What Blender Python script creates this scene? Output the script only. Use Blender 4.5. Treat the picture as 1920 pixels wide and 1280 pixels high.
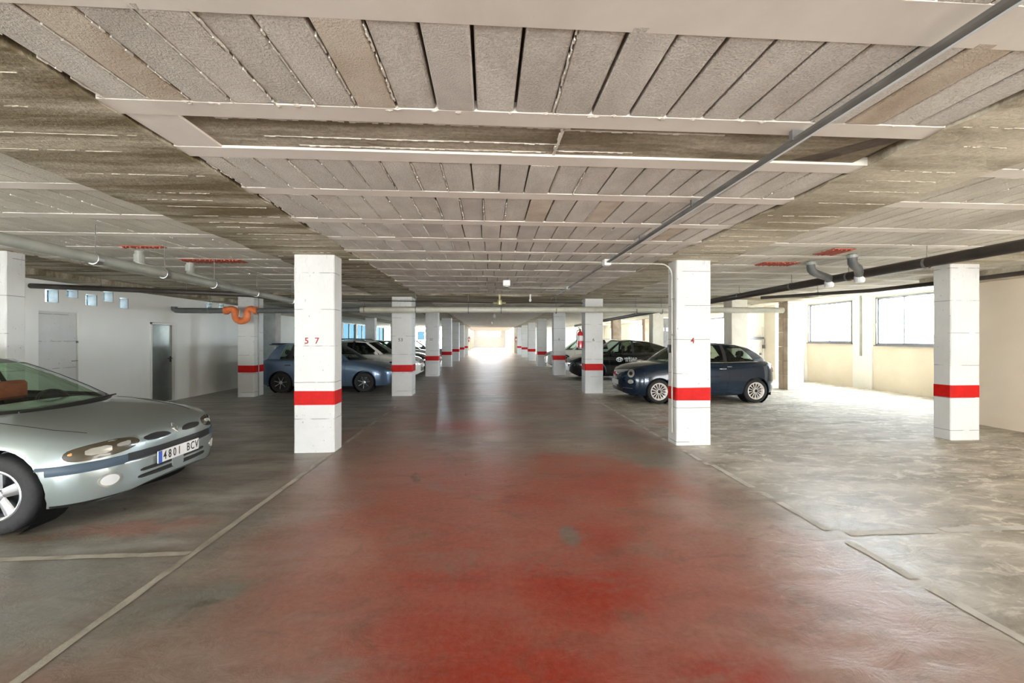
import bpy, bmesh, math, random
import numpy as np
from mathutils import Vector, Matrix
from mathutils.bvhtree import BVHTree

random.seed(7)
rng = random.Random(11)
C = bpy.context.scene.collection
SC = bpy.context.scene
for o in list(bpy.data.objects):
    bpy.data.objects.remove(o)
PI = math.pi

# ------------------------------------------------------------------ camera
F = 720.0
TH = math.atan(42 / F)
cam = bpy.data.cameras.new('camera')
cam.sensor_width = 36.0
cam.lens = 36.0 * F / 1920
cam.shift_y = -5 / 1920
cam.clip_start = 0.05
cam.clip_end = 300
camo = bpy.data.objects.new('camera', cam)
C.objects.link(camo)
camo.location = (0, 0, 1.56)
camo.rotation_euler = (PI / 2, 0, -TH)
SC.camera = camo

# ------------------------------------------------------------------ light
SC.view_settings.view_transform = 'Standard'
SC.view_settings.look = 'None'
SC.view_settings.gamma = 1
SC.view_settings.use_curve_mapping = False
SC.view_settings.exposure = 1.02

world = bpy.data.worlds.new('sky')
SC.world = world
world.use_nodes = True
wn = world.node_tree
bg = wn.nodes['Background']
bg.inputs[0].default_value = (0.80, 0.90, 1.0, 1)
bg.inputs[1].default_value = 29


def sun(rot, power, ang, col):
    l = bpy.data.lights.new('sun', 'SUN')
    l.energy = power
    l.angle = ang
    l.color = col
    o = bpy.data.objects.new('sun', l)
    o.rotation_euler = rot
    C.objects.link(o)
    return o


sun((0, math.radians(42), math.radians(-8)), 15, math.radians(3), (1, 0.95, 0.86))


def area(name, loc, rot, sx, sy, power, col=(1, 1, 1), spread=PI):
    l = bpy.data.lights.new(name, 'AREA')
    l.shape = 'RECTANGLE'
    l.size = sx
    l.size_y = sy
    l.energy = power
    l.color = col
    l.spread = spread
    o = bpy.data.objects.new(name, l)
    o.location = loc
    o.rotation_euler = rot
    C.objects.link(o)
    return o


# added fill lamp behind the viewer, imitating daylight from an entrance
area('rear_fill', (0, -14.6, 1.3), (PI / 2, 0, 0), 15.5, 2.2, 500, (1, 0.985, 0.96))
# added fill lamps out of view: one low and tilted up, one per side
area('low_fill', (0.5, -9.0, 0.3), (math.radians(114), 0, 0), 13, 0.8, 380, (1, 0.98, 0.95))
area('side_fill', (8.7, -0.6, 1.2), (math.radians(105), 0, PI / 2), 6.5, 1.6, 190, (1, 0.97, 0.93))
area('side_fill', (-7.8, -1.2, 1.2), (math.radians(105), 0, -PI / 2), 5.0, 1.6, 165, (0.97, 1, 1))


def portal(loc, rot, sx, sy):
    o = area('daylight_portal', loc, rot, sx, sy, 1)
    o.data.cycles.is_portal = True


# openings through which the sky lights the garage
portal((12.1, 11.3, 2.1), (PI / 2, 0, PI / 2), 5.2, 1.6)
portal((12.1, 27.4, 1.9), (PI / 2, 0, PI / 2), 20.5, 1.7)
portal((-10.6, 30.2, 1.9), (PI / 2, 0, -PI / 2), 17.0, 1.6)
portal((-10.6, 14.6, 1.85), (PI / 2, 0, -PI / 2), 3.4, 1.6)  # for the unseen window added to light the left bays
area('hall_fill', (0, 55, 2.9), (0, 0, 0), 6, 26, 1100, (1, 0.99, 0.96))  # lamp added under the hall ceiling to brighten the hall


# ------------------------------------------------------------------ materials
def newmat(name):
    m = bpy.data.materials.new(name)
    m.use_nodes = True
    nt = m.node_tree
    b = nt.nodes['Principled BSDF']
    return m, nt, b


class N:
    """tiny node helper"""

    def __init__(s, nt):
        s.nt = nt

    def link(s, a, b):
        s.nt.links.new(a, b)

    def node(s, t, **k):
        n = s.nt.nodes.new(t)
        for a, v in k.items():
            setattr(n, a, v)
        return n

    def math(s, op, a, b=None, c=None, clamp=False):
        n = s.node('ShaderNodeMath', operation=op, use_clamp=clamp)
        for i, v in enumerate((a, b, c)):
            if v is None:
                continue
            if isinstance(v, (int, float)):
                n.inputs[i].default_value = v
            else:
                s.link(v, n.inputs[i])
        return n.outputs[0]

    def mix(s, f, a, b, blend='MIX'):
        n = s.node('ShaderNodeMix', data_type='RGBA', blend_type=blend)
        for i, v in ((0, f), (6, a), (7, b)):
            if isinstance(v, (int, float)):
                n.inputs[i].default_value = v
            elif isinstance(v, tuple):
                n.inputs[i].default_value = (v + (1,))[:4]
            else:
                s.link(v, n.inputs[i])
        return n.outputs[2]

    def noise(s, vec, scale, detail=4, rough=0.55, dist=0):
        n = s.node('ShaderNodeTexNoise')
        n.inputs['Scale'].default_value = scale
        n.inputs['Detail'].default_value = detail
        n.inputs['Roughness'].default_value = rough
        n.inputs['Distortion'].default_value = dist
        if vec is not None:
            s.link(vec, n.inputs['Vector'])
        return n

    def ramp(s, f, p0, p1, c0=(0, 0, 0), c1=(1, 1, 1)):
        n = s.node('ShaderNodeValToRGB')
        e = n.color_ramp.elements
        e[0].position = p0
        e[1].position = p1
        e[0].color = c0 + (1,)
        e[1].color = c1 + (1,)
        s.link(f, n.inputs[0])
        return n.outputs[0]

    def mapping(s, vec, scale=(1, 1, 1), loc=(0, 0, 0), rot=(0, 0, 0)):
        n = s.node('ShaderNodeMapping')
        n.inputs['Scale'].default_value = scale
        n.inputs['Location'].default_value = loc
        n.inputs['Rotation'].default_value = rot
        s.link(vec, n.inputs['Vector'])
        return n.outputs[0]

    def bump(s, h, strength, dist, b):
        n = s.node('ShaderNodeBump')
        n.inputs['Strength'].default_value = strength
        n.inputs['Distance'].default_value = dist
        s.link(h, n.inputs['Height'])
        s.link(n.outputs[0], b.inputs['Normal'])

    def pos(s):
        return s.node('ShaderNodeNewGeometry').outputs['Position']

    def obj(s):
        return s.node('ShaderNodeTexCoord').outputs['Object']


def flat(name, col, rough=0.5, metal=0.0, emit=0, noise=0.0, nscale=6.0, bump=0.0, coat=0.0, spec=0.5):
    m, nt, b = newmat(name)
    n = N(nt)
    b.inputs['Base Color'].default_value = col + (1,)
    b.inputs['Roughness'].default_value = rough
    b.inputs['Metallic'].default_value = metal
    b.inputs['Coat Weight'].default_value = coat
    b.inputs['Coat Roughness'].default_value = 0.06
    b.inputs['Specular IOR Level'].default_value = spec
    if emit:
        b.inputs['Emission Color'].default_value = col + (1,)
        b.inputs['Emission Strength'].default_value = emit
    if noise or bump:
        t = n.noise(n.obj(), nscale, 5)
        if noise:
            d = tuple(max(0, c * (1 - noise)) for c in col)
            u = tuple(min(1, c * (1 + noise)) for c in col)
            n.link(n.ramp(t.outputs[0], 0.3, 0.7, d, u), b.inputs['Base Color'])
        if bump:
            n.bump(t.outputs[0], bump, 0.01, b)
    return m


M = {}


def mat_floor():
    m, nt, b = newmat('painted_concrete_floor')
    n = N(nt)
    P = n.pos()
    warp = n.noise(P, 1.1, 5, 0.6)
    wv = n.node('ShaderNodeVectorMath', operation='MULTIPLY_ADD')
    n.link(warp.outputs[1], wv.inputs[0])
    wv.inputs[1].default_value = (1.1, 1.5, 0)
    n.link(P, wv.inputs[2])
    sub = n.node('ShaderNodeVectorMath', operation='SUBTRACT')
    n.link(wv.outputs[0], sub.inputs[0])
    sub.inputs[1].default_value = (0.55, 0.75, 0)
    Wp = sub.outputs[0]
    sx = n.node('ShaderNodeSeparateXYZ')
    n.link(P, sx.inputs[0])
    X, Y = sx.outputs[0], sx.outputs[1]
    wx = n.node('ShaderNodeSeparateXYZ')
    n.link(Wp, wx.inputs[0])
    WX, WY = wx.outputs[0], wx.outputs[1]

    def ell(cx, cy, rx, ry, soft=0.5, rot=0.0, warped=True):
        mp = n.node('ShaderNodeMapping', vector_type='TEXTURE')
        mp.inputs['Location'].default_value = (cx, cy, 0)
        mp.inputs['Rotation'].default_value = (0, 0, rot)
        mp.inputs['Scale'].default_value = (rx, ry, 1e6)
        n.link(Wp if warped else P, mp.inputs['Vector'])
        ln = n.node('ShaderNodeVectorMath', operation='LENGTH')
        n.link(mp.outputs[0], ln.inputs[0])
        mr = n.node('ShaderNodeMapRange', interpolation_type='SMOOTHSTEP')
        n.link(ln.outputs['Value'], mr.inputs[0])
        mr.inputs[1].default_value = 1.0
        mr.inputs[2].default_value = 1.0 - soft
        mr.inputs[3].default_value = 0
        mr.inputs[4].default_value = 1
        return mr.outputs[0]

    def step(v, a, c):
        mr = n.node('ShaderNodeMapRange', interpolation_type='SMOOTHSTEP')
        n.link(v, mr.inputs[0])
        mr.inputs[1].default_value = a
        mr.inputs[2].default_value = c
        return mr.outputs[0]

    # streaky concrete, brush direction mostly across
    st1 = n.noise(n.mapping(P, (0.7, 2.2, 1)), 1.3, 6, 0.62, 0.4)
    st2 = n.noise(n.mapping(P, (1.2, 2.4, 1), (3, 5, 0)), 3.2, 8, 0.7, 0.8)
    fine = n.noise(P, 26, 6, 0.7)
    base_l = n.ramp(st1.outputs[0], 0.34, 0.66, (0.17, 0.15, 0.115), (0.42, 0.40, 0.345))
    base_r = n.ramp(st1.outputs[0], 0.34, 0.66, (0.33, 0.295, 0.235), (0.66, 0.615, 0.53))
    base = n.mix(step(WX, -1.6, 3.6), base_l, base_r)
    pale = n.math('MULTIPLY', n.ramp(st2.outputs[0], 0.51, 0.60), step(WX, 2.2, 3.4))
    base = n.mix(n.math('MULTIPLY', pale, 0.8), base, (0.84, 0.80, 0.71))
    darks = n.ramp(st2.outputs[0], 0.28, 0.42, (1, 1, 1), (0, 0, 0))
    base = n.mix(n.math('MULTIPLY', darks, 0.5), base, (0.13, 0.11, 0.09))
    # aisle paint: worn red over the drive lane
    lane = n.math('MULTIPLY', step(WX, -2.6, -1.95), step(WX, 2.95, 2.35))
    brown = n.mix(st2.outputs[0], (0.20, 0.105, 0.075), (0.42, 0.25, 0.19))
    wear = n.ramp(n.noise(P, 0.55, 5, 0.62, 0.6).outputs[0], 0.38, 0.60)
    col = n.mix(n.math('MULTIPLY', lane, n.math('MULTIPLY_ADD', wear, 0.55, 0.3)), base, brown)
    red1 = n.mix(st2.outputs[0], (0.32, 0.065, 0.035), (0.54, 0.16, 0.10))
    for (cx, cy, rx, ry, sf, k) in [
        (0.2, 3.2, 2.2, 2.1, .55, .85), (-0.7, 4.6, 1.5, 1.4, .7, .55), (1.3, 4.3, 1.1, .95, .4, .8), (-0.3, 6.9, 1.3, 1.0, .8, .75),
        (0.9, 8.6, 1.4, .9, .8, .35), (0.6, 11.5, 1.6, 1.8, .8, .3), (-2.9, 3.35, .8, .22, .8, .5), (1.5, 2.4, 1.3, 1.1, .8, .5), (-3.2, 2.3, .7, .3, .8, .35),
        (3.5, 7.0, .9, .25, .8, .45), (3.9, 8.1, .9, .2, .8, .35), (2.4, 6.4, .5, .35, .8, .45)]:
        col = n.mix(n.math('MULTIPLY', ell(cx, cy, rx, ry, sf), k), col, red1)
    deep = n.mix(st2.outputs[0], (0.33, 0.020, 0.006), (0.48, 0.060, 0.022))
    for (cx, cy, rx, ry, sf, k) in [
        (0.60, 2.45, .85, .6, .9, 1.0), (0.1, 1.75, 1.0, .5, .9, 1.0), (1.1, 1.75, .5, .4, .9, .9), (-.25, 2.6, .45, .8, .9, .7), (-.5, 1.95, .45, .35, .9, .6), (.9, 3.0, .5, .4, .9, .6),
        (1.25, 4.2, .7, .5, .9, .5), (.35, 3.6, .5, .4, .9, .55), (-.6, 6.9, .5, .5, .8, .5)]:
        col = n.mix(n.math('MULTIPLY', ell(cx, cy, rx, ry, sf), k), col, deep)
    # worn pinkish paint toward the right-hand line
    pink = n.mix(st2.outputs[0], (0.40, 0.20, 0.145), (0.62, 0.42, 0.34))
    for (cx, cy, rx, ry, sf, k) in [(2.25, 2.6, .6, 1.1, .8, .7), (2.0, 1.75, .8, .6, .8, .6), (1.75, 3.6, .35, .5, .9, .5), (.1, 6.1, .45, .5, .8, .5), (-2.2, 6.2, .4, .9, .8, .4), (-1.0, 2.9, .3, .5, .9, .4)]:
        col = n.mix(n.math('MULTIPLY', ell(cx, cy, rx, ry, sf), k), col, pink)
    # bare grey-green patches
    grey = n.mix(st2.outputs[0], (0.14, 0.14, 0.115), (0.30, 0.295, 0.25))
    for (cx, cy, rx, ry, sf, k, wpd) in [
        (-1.75, 2.55, .42, .22, .5, .9, True), (-1.9, 2.35, .35, .35, .7, .7, True), (-2.7, 2.5, 1.6, .55, .7, .6, True), (-3.9, 3.1, .9, .3, .7, .6, True),
        (.63, 3.02, .10, .21, .5, .75, False), (1.9, 6.2, .9, .8, .7, .75, True), (1.2, 7.0, .8, .5, .8, .5, True), (2.3, 5.0, .6, .6, .7, .7, True),
        (2.0, 8.6, .7, 1.3, .8, .5, True), (-2.1, 3.4, .3, .7, .7, .6, True)]:
        col = n.mix(n.math('MULTIPLY', ell(cx, cy, rx, ry, sf, 0, wpd), k), col, grey)
    # broad mottling of the worn paint
    mot = n.noise(n.mapping(P, (0.8, 1.5, 1), (7, 2, 0)), 1.7, 7, 0.68, 0.7)
    col = n.mix(n.math('MULTIPLY', n.math('MULTIPLY', n.ramp(mot.outputs[0], 0.53, 0.66), lane), 0.42), col, (0.30, 0.235, 0.185))
    mot2 = n.noise(n.mapping(P, (0.9, 1.8, 1), (1, 9, 0)), 2.4, 8, 0.7, 1.0)
    col = n.mix(n.math('MULTIPLY', n.ramp(mot2.outputs[0], 0.34, 0.48, (1, 1, 1), (0, 0, 0)), 0.38), col, (0.13, 0.085, 0.06))
    # oil stains
    for (cx, cy, rx, ry, k) in [(-1.68, 2.42, .16, .07, .8), (-.83, 4.35, .1, .12, .6), (-4.2, 8.6, 1.1, .25, .55), (-3.6, 7.2, .6, .2, .55), (-5.2, 9.4, .15, .08, .8), (-4.2, 10.4, .8, .2, .5), (-.2, 10.0, 1.4, .35, .5), (-.6, 13.4, 1.2, .7, .5), (1.2, 14.5, 1.0, .5, .5)]:
        col = n.mix(n.math('MULTIPLY', ell(cx, cy, rx, ry, .9), k), col, (0.085, 0.065, 0.05))
    # fine scratches
    sc = n.noise(n.mapping(P, (6, 1.2, 1), (0, 0, 0), (0, 0, 0.7)), 9, 8, 0.8, 1.2)
    col = n.mix(n.math('MULTIPLY', n.ramp(sc.outputs[0], 0.64, 0.72), 0.18), col, (0.7, 0.62, 0.55))
    col = n.mix(n.math('MULTIPLY', n.ramp(fine.outputs[0], 0.35, 0.7), 0.10), col, (0.55, 0.5, 0.45))
    col = n.mix(0.12, col, n.ramp(fine.outputs[0], 0.3, 0.7), 'MULTIPLY')
    n.link(col, b.inputs['Base Color'])
    rr = n.math('ADD', n.math('MULTIPLY_ADD', st2.outputs[0], 0.36, 0.17), n.math('MULTIPLY', step(X, 2.0, 5.0), 0.34))
    n.link(rr, b.inputs['Roughness'])
    n.link(n.math('MULTIPLY_ADD', step(X, 2.4, 5.0), -0.30, 0.38), b.inputs['Specular IOR Level'])
    hb = n.math('ADD', n.math('MULTIPLY', st2.outputs[0], 1.0), n.math('MULTIPLY', fine.outputs[0], 0.12))
    n.bump(hb, 0.22, 0.03, b)
    return m


def mat_concrete(name, c0, c1, scale=3.0, bumps=0.4, streak=(1, 1, 1), rough=0.85, fines=60, fb=0.6, rnd=0.0, con=0.17, spk=0.0):
    m, nt, b = newmat(name)
    n = N(nt)
    P = n.pos()
    t = n.noise(n.mapping(P, streak), scale, 7, 0.62, 0.3)
    f = n.noise(P, fines, 5, 0.6)
    col = n.ramp(t.outputs[0], 0.5 - con, 0.5 + con, c0, c1)
    if spk:
        col = n.mix(spk, col, n.ramp(f.outputs[0], 0.36, 0.62), 'MULTIPLY')
    if rnd:
        oi = n.node('ShaderNodeObjectInfo')
        hs = n.node('ShaderNodeHueSaturation')
        n.link(col, hs.inputs['Color'])
        n.link(n.math('MULTIPLY_ADD', oi.outputs['Random'], rnd, 1 - rnd / 2), hs.inputs['Value'])
        col = hs.outputs[0]
    n.link(col, b.inputs['Base Color'])
    b.inputs['Roughness'].default_value = rough
    b.inputs['Specular IOR Level'].default_value = 0.3
    h = n.math('ADD', n.math('MULTIPLY', f.outputs[0], fb), t.outputs[0])
    n.bump(h, bumps, 0.02, b)
    return m


def mat_pillar():
    """white paint over board-formed concrete: panel joints, pin-holes and runs"""
    m, nt, b = newmat('whitewashed_concrete')
    n = N(nt)
    P = n.pos()
    sx = n.node('ShaderNodeSeparateXYZ')
    n.link(P, sx.inputs[0])
    Z = sx.outputs[2]
    oi = n.node('ShaderNodeObjectInfo')
    zz = n.math('ADD', Z, n.math('MULTIPLY', oi.outputs['Random'], 0.3))
    fr = n.math('FRACT', n.math('MULTIPLY', zz, 2.0))
    wob = n.noise(P, 6, 3)
    ln = n.math('LESS_THAN', n.math('ABSOLUTE', n.math('SUBTRACT', n.math('ADD', fr, n.math('MULTIPLY', wob.outputs[0], 0.02)), 0.5)), 0.010)
    brk = n.ramp(n.noise(P, 4.5, 2).outputs[0], 0.42, 0.5)
    joint = n.math('MULTIPLY', ln, brk)
    big = n.noise(P, 2.2, 5, 0.6)
    col = n.ramp(big.outputs[0], 0.3, 0.7, (0.61, 0.61, 0.585), (0.685, 0.685, 0.665))
    holes = n.noise(P, 26, 2, 0.5)
    hm = n.ramp(holes.outputs[0], 0.70, 0.74)
    vert = n.noise(n.mapping(P, (22, 22, 0.9)), 2.0, 3, 0.6)
    vm = n.math('MULTIPLY', n.ramp(vert.outputs[0], 0.66, 0.71), 0.35)
    top = n.node('ShaderNodeMapRange')
    n.link(Z, top.inputs[0])
    top.inputs[1].default_value = 2.2
    top.inputs[2].default_value = 2.7
    drips = n.math('MULTIPLY', n.ramp(n.noise(n.mapping(P, (40, 40, 5)), 1.0, 3, 0.6).outputs[0], 0.6, 0.66), top.outputs[0])
    col = n.mix(n.math('MULTIPLY', joint, 0.85), col, (0.26, 0.26, 0.245))
    col = n.mix(n.math('MULTIPLY', hm, 0.75), col, (0.36, 0.35, 0.32))
    col = n.mix(vm, col, (0.5, 0.5, 0.48))
    col = n.mix(n.math('MULTIPLY', drips, 0.45), col, (0.30, 0.30, 0.30))
    n.link(col, b.inputs['Base Color'])
    b.inputs['Roughness'].default_value = 0.75
    b.inputs['Specular IOR Level'].default_value = 0.3
    h = n.math('SUBTRACT', n.math('MULTIPLY', big.outputs[0], 0.6), n.math('ADD', n.math('MULTIPLY', joint, 0.6), n.math('MULTIPLY', hm, 0.5)))
    n.bump(h, 0.35, 0.012, b)
    return m


def mat_wall(name, c0, c1, dirt=(0.45, 0.42, 0.36), dk=0.0):
    m, nt, b = newmat(name)
    n = N(nt)
    P = n.pos()
    t = n.noise(P, 1.2, 5, 0.6)
    col = n.ramp(t.outputs[0], 0.3, 0.7, c0, c1)
    if dk:
        v = n.noise(n.mapping(P, (1, 1.0, 0.22)), 1.1, 4, 0.6)
        col = n.mix(n.math('MULTIPLY', n.ramp(v.outputs[0], 0.52, 0.70), dk), col, dirt)
    n.link(col, b.inputs['Base Color'])
    b.inputs['Roughness'].default_value = 0.85
    b.inputs['Specular IOR Level'].default_value = 0.25
    n.bump(n.noise(P, 40, 4).outputs[0], 0.15, 0.01, b)
    return m


def mat_glass(name, tint, alpha, rough=0.02, box=False, refl=0.9):
    """pane that lets light through tinted and reflects the surroundings"""
    m, nt, b = newmat(name)
    n = N(nt)
    out = nt.nodes['Material Output']
    tr = n.node('ShaderNodeBsdfTransparent')
    tr.inputs[0].default_value = tint + (1,)
    gl = n.node('ShaderNodeBsdfGlossy')
    gl.inputs['Roughness'].default_value = rough
    gl.inputs[0].default_value = (1, 1, 1, 1)
    fr = n.node('ShaderNodeLayerWeight')
    fr.inputs[0].default_value = 0.5
    mx = n.node('ShaderNodeMixShader')
    fac = n.math('MULTIPLY_ADD', n.math('POWER', fr.outputs['Facing'], 5), refl, alpha, clamp=True)
    if box:
        bf = n.node('ShaderNodeNewGeometry').outputs['Backfacing']
        fac = n.math('MULTIPLY', fac, n.math('SUBTRACT', 1.0, bf))
        n.link(n.mix(bf, tint, (1, 1, 1)), tr.inputs[0])
    n.link(fac, mx.inputs[0])
    n.link(tr.outputs[0], mx.inputs[1])
    n.link(gl.outputs[0], mx.inputs[2])
    n.link(mx.outputs[0], out.inputs[0])
    return m


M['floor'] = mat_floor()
M['line'] = mat_concrete('worn_cream_line_paint', (0.30, 0.27, 0.22), (0.56, 0.53, 0.45), 4.0, 0.2, rough=0.6)
M['line_grey'] = mat_concrete('worn_grey_line_paint', (0.48, 0.46, 0.41), (0.74, 0.71, 0.65), 4.0, 0.2, rough=0.6)
M['block'] = mat_concrete('lightweight_concrete_block', (0.60, 0.545, 0.475), (0.76, 0.705, 0.63), 2.2, 0.9, (1.5, 0.8, 1), fines=100, fb=0.8, rnd=0.10, con=0.14, spk=0.22)
M['block_brown'] = mat_concrete('water_stained_block', (0.44, 0.35, 0.25), (0.66, 0.58, 0.48), 2.6, 0.8, fines=110, fb=0.7)
M['block_grey'] = mat_concrete('dark_grey_block', (0.44, 0.40, 0.36), (0.62, 0.57, 0.51), 2.2, 0.8, fines=110, fb=0.7)
M['block_side'] = mat_concrete('side_bay_block', (0.55, 0.51, 0.42), (0.70, 0.66, 0.56), 2.0, 0.7, fines=90, rnd=0.12, con=0.14, spk=0.2)
M['joist'] = mat_concrete('smooth_precast_joist', (0.66, 0.61, 0.54), (0.78, 0.73, 0.66), 1.6, 0.1, fines=60, fb=0.15)
M['beam'] = mat_concrete('board_formed_concrete_beam', (0.22, 0.18, 0.115), (0.55, 0.49, 0.39), 1.7, 0.9, (0.35, 2.6, 1), fines=40, con=0.10, spk=0.25)
M['beam_l'] = mat_concrete('damp_board_formed_beam', (0.21, 0.165, 0.09), (0.56, 0.50, 0.38), 1.7, 0.9, (0.35, 2.6, 1), fines=40, con=0.10, spk=0.25)
M['beam_r'] = mat_concrete('pale_board_formed_beam', (0.34, 0.29, 0.20), (0.66, 0.60, 0.47), 1.6, 0.6, (0.4, 1.8, 1), fines=40, con=0.11, spk=0.2)
M['slab'] = mat_concrete('dark_slab_between_blocks', (0.05, 0.045, 0.04), (0.12, 0.10, 0.09), 3, 0.4)
M['fin'] = mat_concrete('board_mark_fin', (0.48, 0.43, 0.34), (0.62, 0.57, 0.47), 6, 0.5)
M['mortar'] = mat_concrete('pale_mortar', (0.52, 0.48, 0.42), (0.74, 0.70, 0.63), 6, 0.5)
M['pillar'] = mat_pillar()
M['tan'] = mat_concrete('bare_tan_concrete', (0.36, 0.27, 0.19), (0.56, 0.45, 0.34), 2.2, 0.3)
M['cream'] = mat_concrete('cream_washed_concrete', (0.72, 0.67, 0.55), (0.84, 0.80, 0.70), 2.2, 0.3)
M['wall_l'] = mat_wall('white_wall_paint', (0.86, 0.86, 0.81), (0.90, 0.90, 0.86), (0.48, 0.47, 0.42), 0.14)
M['wall_r'] = mat_wall('cream_wall_paint', (0.70, 0.62, 0.49), (0.78, 0.70, 0.57), (0.5, 0.44, 0.34), 0.12)
M['wall_b'] = mat_wall('tan_wall_paint', (0.78, 0.66, 0.52), (0.84, 0.73, 0.59))
M['wall_w'] = mat_wall('pale_wall_paint', (0.78, 0.76, 0.70), (0.85, 0.83, 0.77))
M['red'] = flat('red_band_paint', (0.50, 0.005, 0.003), 0.6, noise=0.15, nscale=12, bump=0.1, spec=0.25)
M['number'] = flat('faded_red_stencil', (0.34, 0.03, 0.03), 0.7)
M['number_d'] = flat('faded_dark_stencil', (0.14, 0.10, 0.10), 0.7)
M['pipe_grey'] = flat('grey_plastic_pipe', (0.30, 0.31, 0.27), 0.4, noise=0.12)
M['pipe_pale'] = flat('pale_grey_plastic_pipe', (0.46, 0.45, 0.37), 0.35, noise=0.1)
M['pipe_dark'] = flat('dark_grey_plastic_pipe', (0.10, 0.105, 0.10), 0.4, noise=0.2)
M['pipe_brown'] = flat('dark_brown_pipe', (0.030, 0.023, 0.018), 0.5, noise=0.35)
M['orange'] = flat('orange_plastic', (0.62, 0.16, 0.045), 0.45, noise=0.15, nscale=14)
M['brick'] = flat('hollow_red_brick', (0.36, 0.085, 0.05), 0.8, noise=0.3, nscale=30)
M['steel'] = flat('galvanised_steel', (0.42, 0.42, 0.42), 0.35, 0.9, noise=0.15)
M['steel_d'] = flat('dark_galvanised_steel', (0.17, 0.165, 0.155), 0.5, 0.3, noise=0.3)
M['alu'] = flat('aluminium_frame', (0.20, 0.205, 0.215), 0.45, 0.3)
M['white'] = flat('white_plastic', (0.82, 0.82, 0.80), 0.4)
M['black'] = flat('black_plastic', (0.012, 0.012, 0.012), 0.4)
M['rubber'] = flat('tyre_rubber', (0.018, 0.018, 0.019), 0.75, noise=0.3, nscale=40)
M['under'] = flat('underbody_black', (0.008, 0.008, 0.008), 0.9, spec=0.1)
M['door_metal'] = None
M['chrome'] = flat('chrome', (0.75, 0.76, 0.78), 0.12, 1.0)
M['rim_silver'] = flat('silver_alloy', (0.55, 0.56, 0.58), 0.28, 0.9)
M['rim_white'] = flat('white_alloy', (0.80, 0.74, 0.70), 0.35, 0.15)
M['rim_dark'] = flat('dark_alloy', (0.05, 0.055, 0.06), 0.3, 0.8)
M['seat'] = flat('dark_seat_fabric', (0.035, 0.033, 0.03), 0.9, noise=0.3, nscale=60)
M['seat_red'] = flat('red_seat_cover', (0.45, 0.09, 0.04), 0.8, noise=0.15, nscale=20)
M['dash'] = flat('dark_dashboard', (0.03, 0.034, 0.028), 0.7)
M['plate'] = flat('plate_white', (0.85, 0.85, 0.83), 0.4)
M['plate_grey'] = flat('shaded_plate_white', (0.60, 0.61, 0.60), 0.4)
M['plate_blue'] = flat('plate_blue', (0.05, 0.13, 0.55), 0.4)
M['ink'] = flat('black_lettering', (0.01, 0.01, 0.012), 0.5)
M['ink_white'] = flat('white_lettering', (0.85, 0.86, 0.86), 0.5)
M['ink_blue'] = flat('blue_lettering', (0.06, 0.12, 0.4), 0.5)
M['lamp_clear'] = flat('lamp_reflector', (0.50, 0.50, 0.46), 0.2, 0.6)
M['lamp_dark'] = flat('lamp_housing', (0.05, 0.04, 0.022), 0.25, 0.0, coat=.6)
M['lamp_amber'] = flat('amber_lens', (0.75, 0.28, 0.05), 0.2, coat=1)
M['lamp_smoke'] = flat('amber_grey_lens', (0.24, 0.19, 0.12), 0.15, 0.5, coat=1)
M['lamp_red'] = flat('red_lens', (0.42, 0.03, 0.03), 0.2, coat=1)
M['glass_car'] = mat_glass('tinted_car_glass', (0.52, 0.60, 0.55), 0.04)
M['glass_green'] = mat_glass('green_car_glass', (0.66, 0.78, 0.66), 0.03)
M['glass_dark'] = mat_glass('dark_privacy_glass', (0.10, 0.12, 0.10), 0.05)
M['glass_win'] = mat_glass('window_glass', (0.95, 0.97, 0.97), 0.02, box=True)
M['glass_blue'] = mat_glass('blue_tinted_glass', (0.0064, 0.0130, 0.0160), 0.0, 0.3, True, 0.02)
M['glass_vent'] = mat_glass('glass_block', (0.13, 0.158, 0.17), 0.0, 0.3, True, 0.02)
M['ext_red'] = flat('red_enamel', (0.55, 0.02, 0.025), 0.25, coat=1)
M['outside'] = flat('pale_outside_ground', (0.72, 0.70, 0.66), 0.9)
M['mould'] = flat('grey_blue_side_moulding', (0.045, 0.075, 0.105), 0.5)
M['mould_f'] = flat('dark_bumper_moulding', (0.035, 0.04, 0.05), 0.35)


def mat_halfdoor():
    m, nt, b = newmat('galvanised_door_sheet')
    n = N(nt)
    P = n.pos()
    t = n.noise(n.mapping(P, (1, 1, 1)), 2.2, 4, 0.6)
    col = n.ramp(t.outputs[0], 0.3, 0.7, (0.24, 0.26, 0.24), (0.36, 0.38, 0.35))
    n.link(col, b.inputs['Base Color'])
    b.inputs['Roughness'].default_value = 0.32
    b.inputs['Metallic'].default_value = 0.75
    return m


M['door_metal'] = mat_halfdoor()


def paint(name, col, metal=0.4, rough=0.3):
    m = flat(name, col, rough, metal, coat=0.8)
    return m


# ------------------------------------------------------------------ mesh helpers
def mesh_obj(name, verts, faces, mat=None, parent=None, smooth=False, loc=None):
    me = bpy.data.meshes.new(name)
    me.from_pydata([tuple(v) for v in verts], [], faces)
    me.update()
    if mat is not None:
        me.materials.append(mat)
    if smooth:
        me.polygons.foreach_set('use_smooth', [True] * len(me.polygons))
    o = bpy.data.objects.new(name, me)
    C.objects.link(o)
    if parent is not None:
        o.parent = parent
    if loc is not None:
        o.location = loc
    return o


def smooth_by_angle(o, deg=35):
    me = o.data
    me.polygons.foreach_set('use_smooth', [True] * len(me.polygons))
    bm = bmesh.new()
    bm.from_mesh(me)
    a = math.radians(deg)
    for e in bm.edges:
        if len(e.link_faces) == 2 and e.calc_face_angle(0) > a:
            e.smooth = False
    bm.to_mesh(me)
    bm.free()


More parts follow.
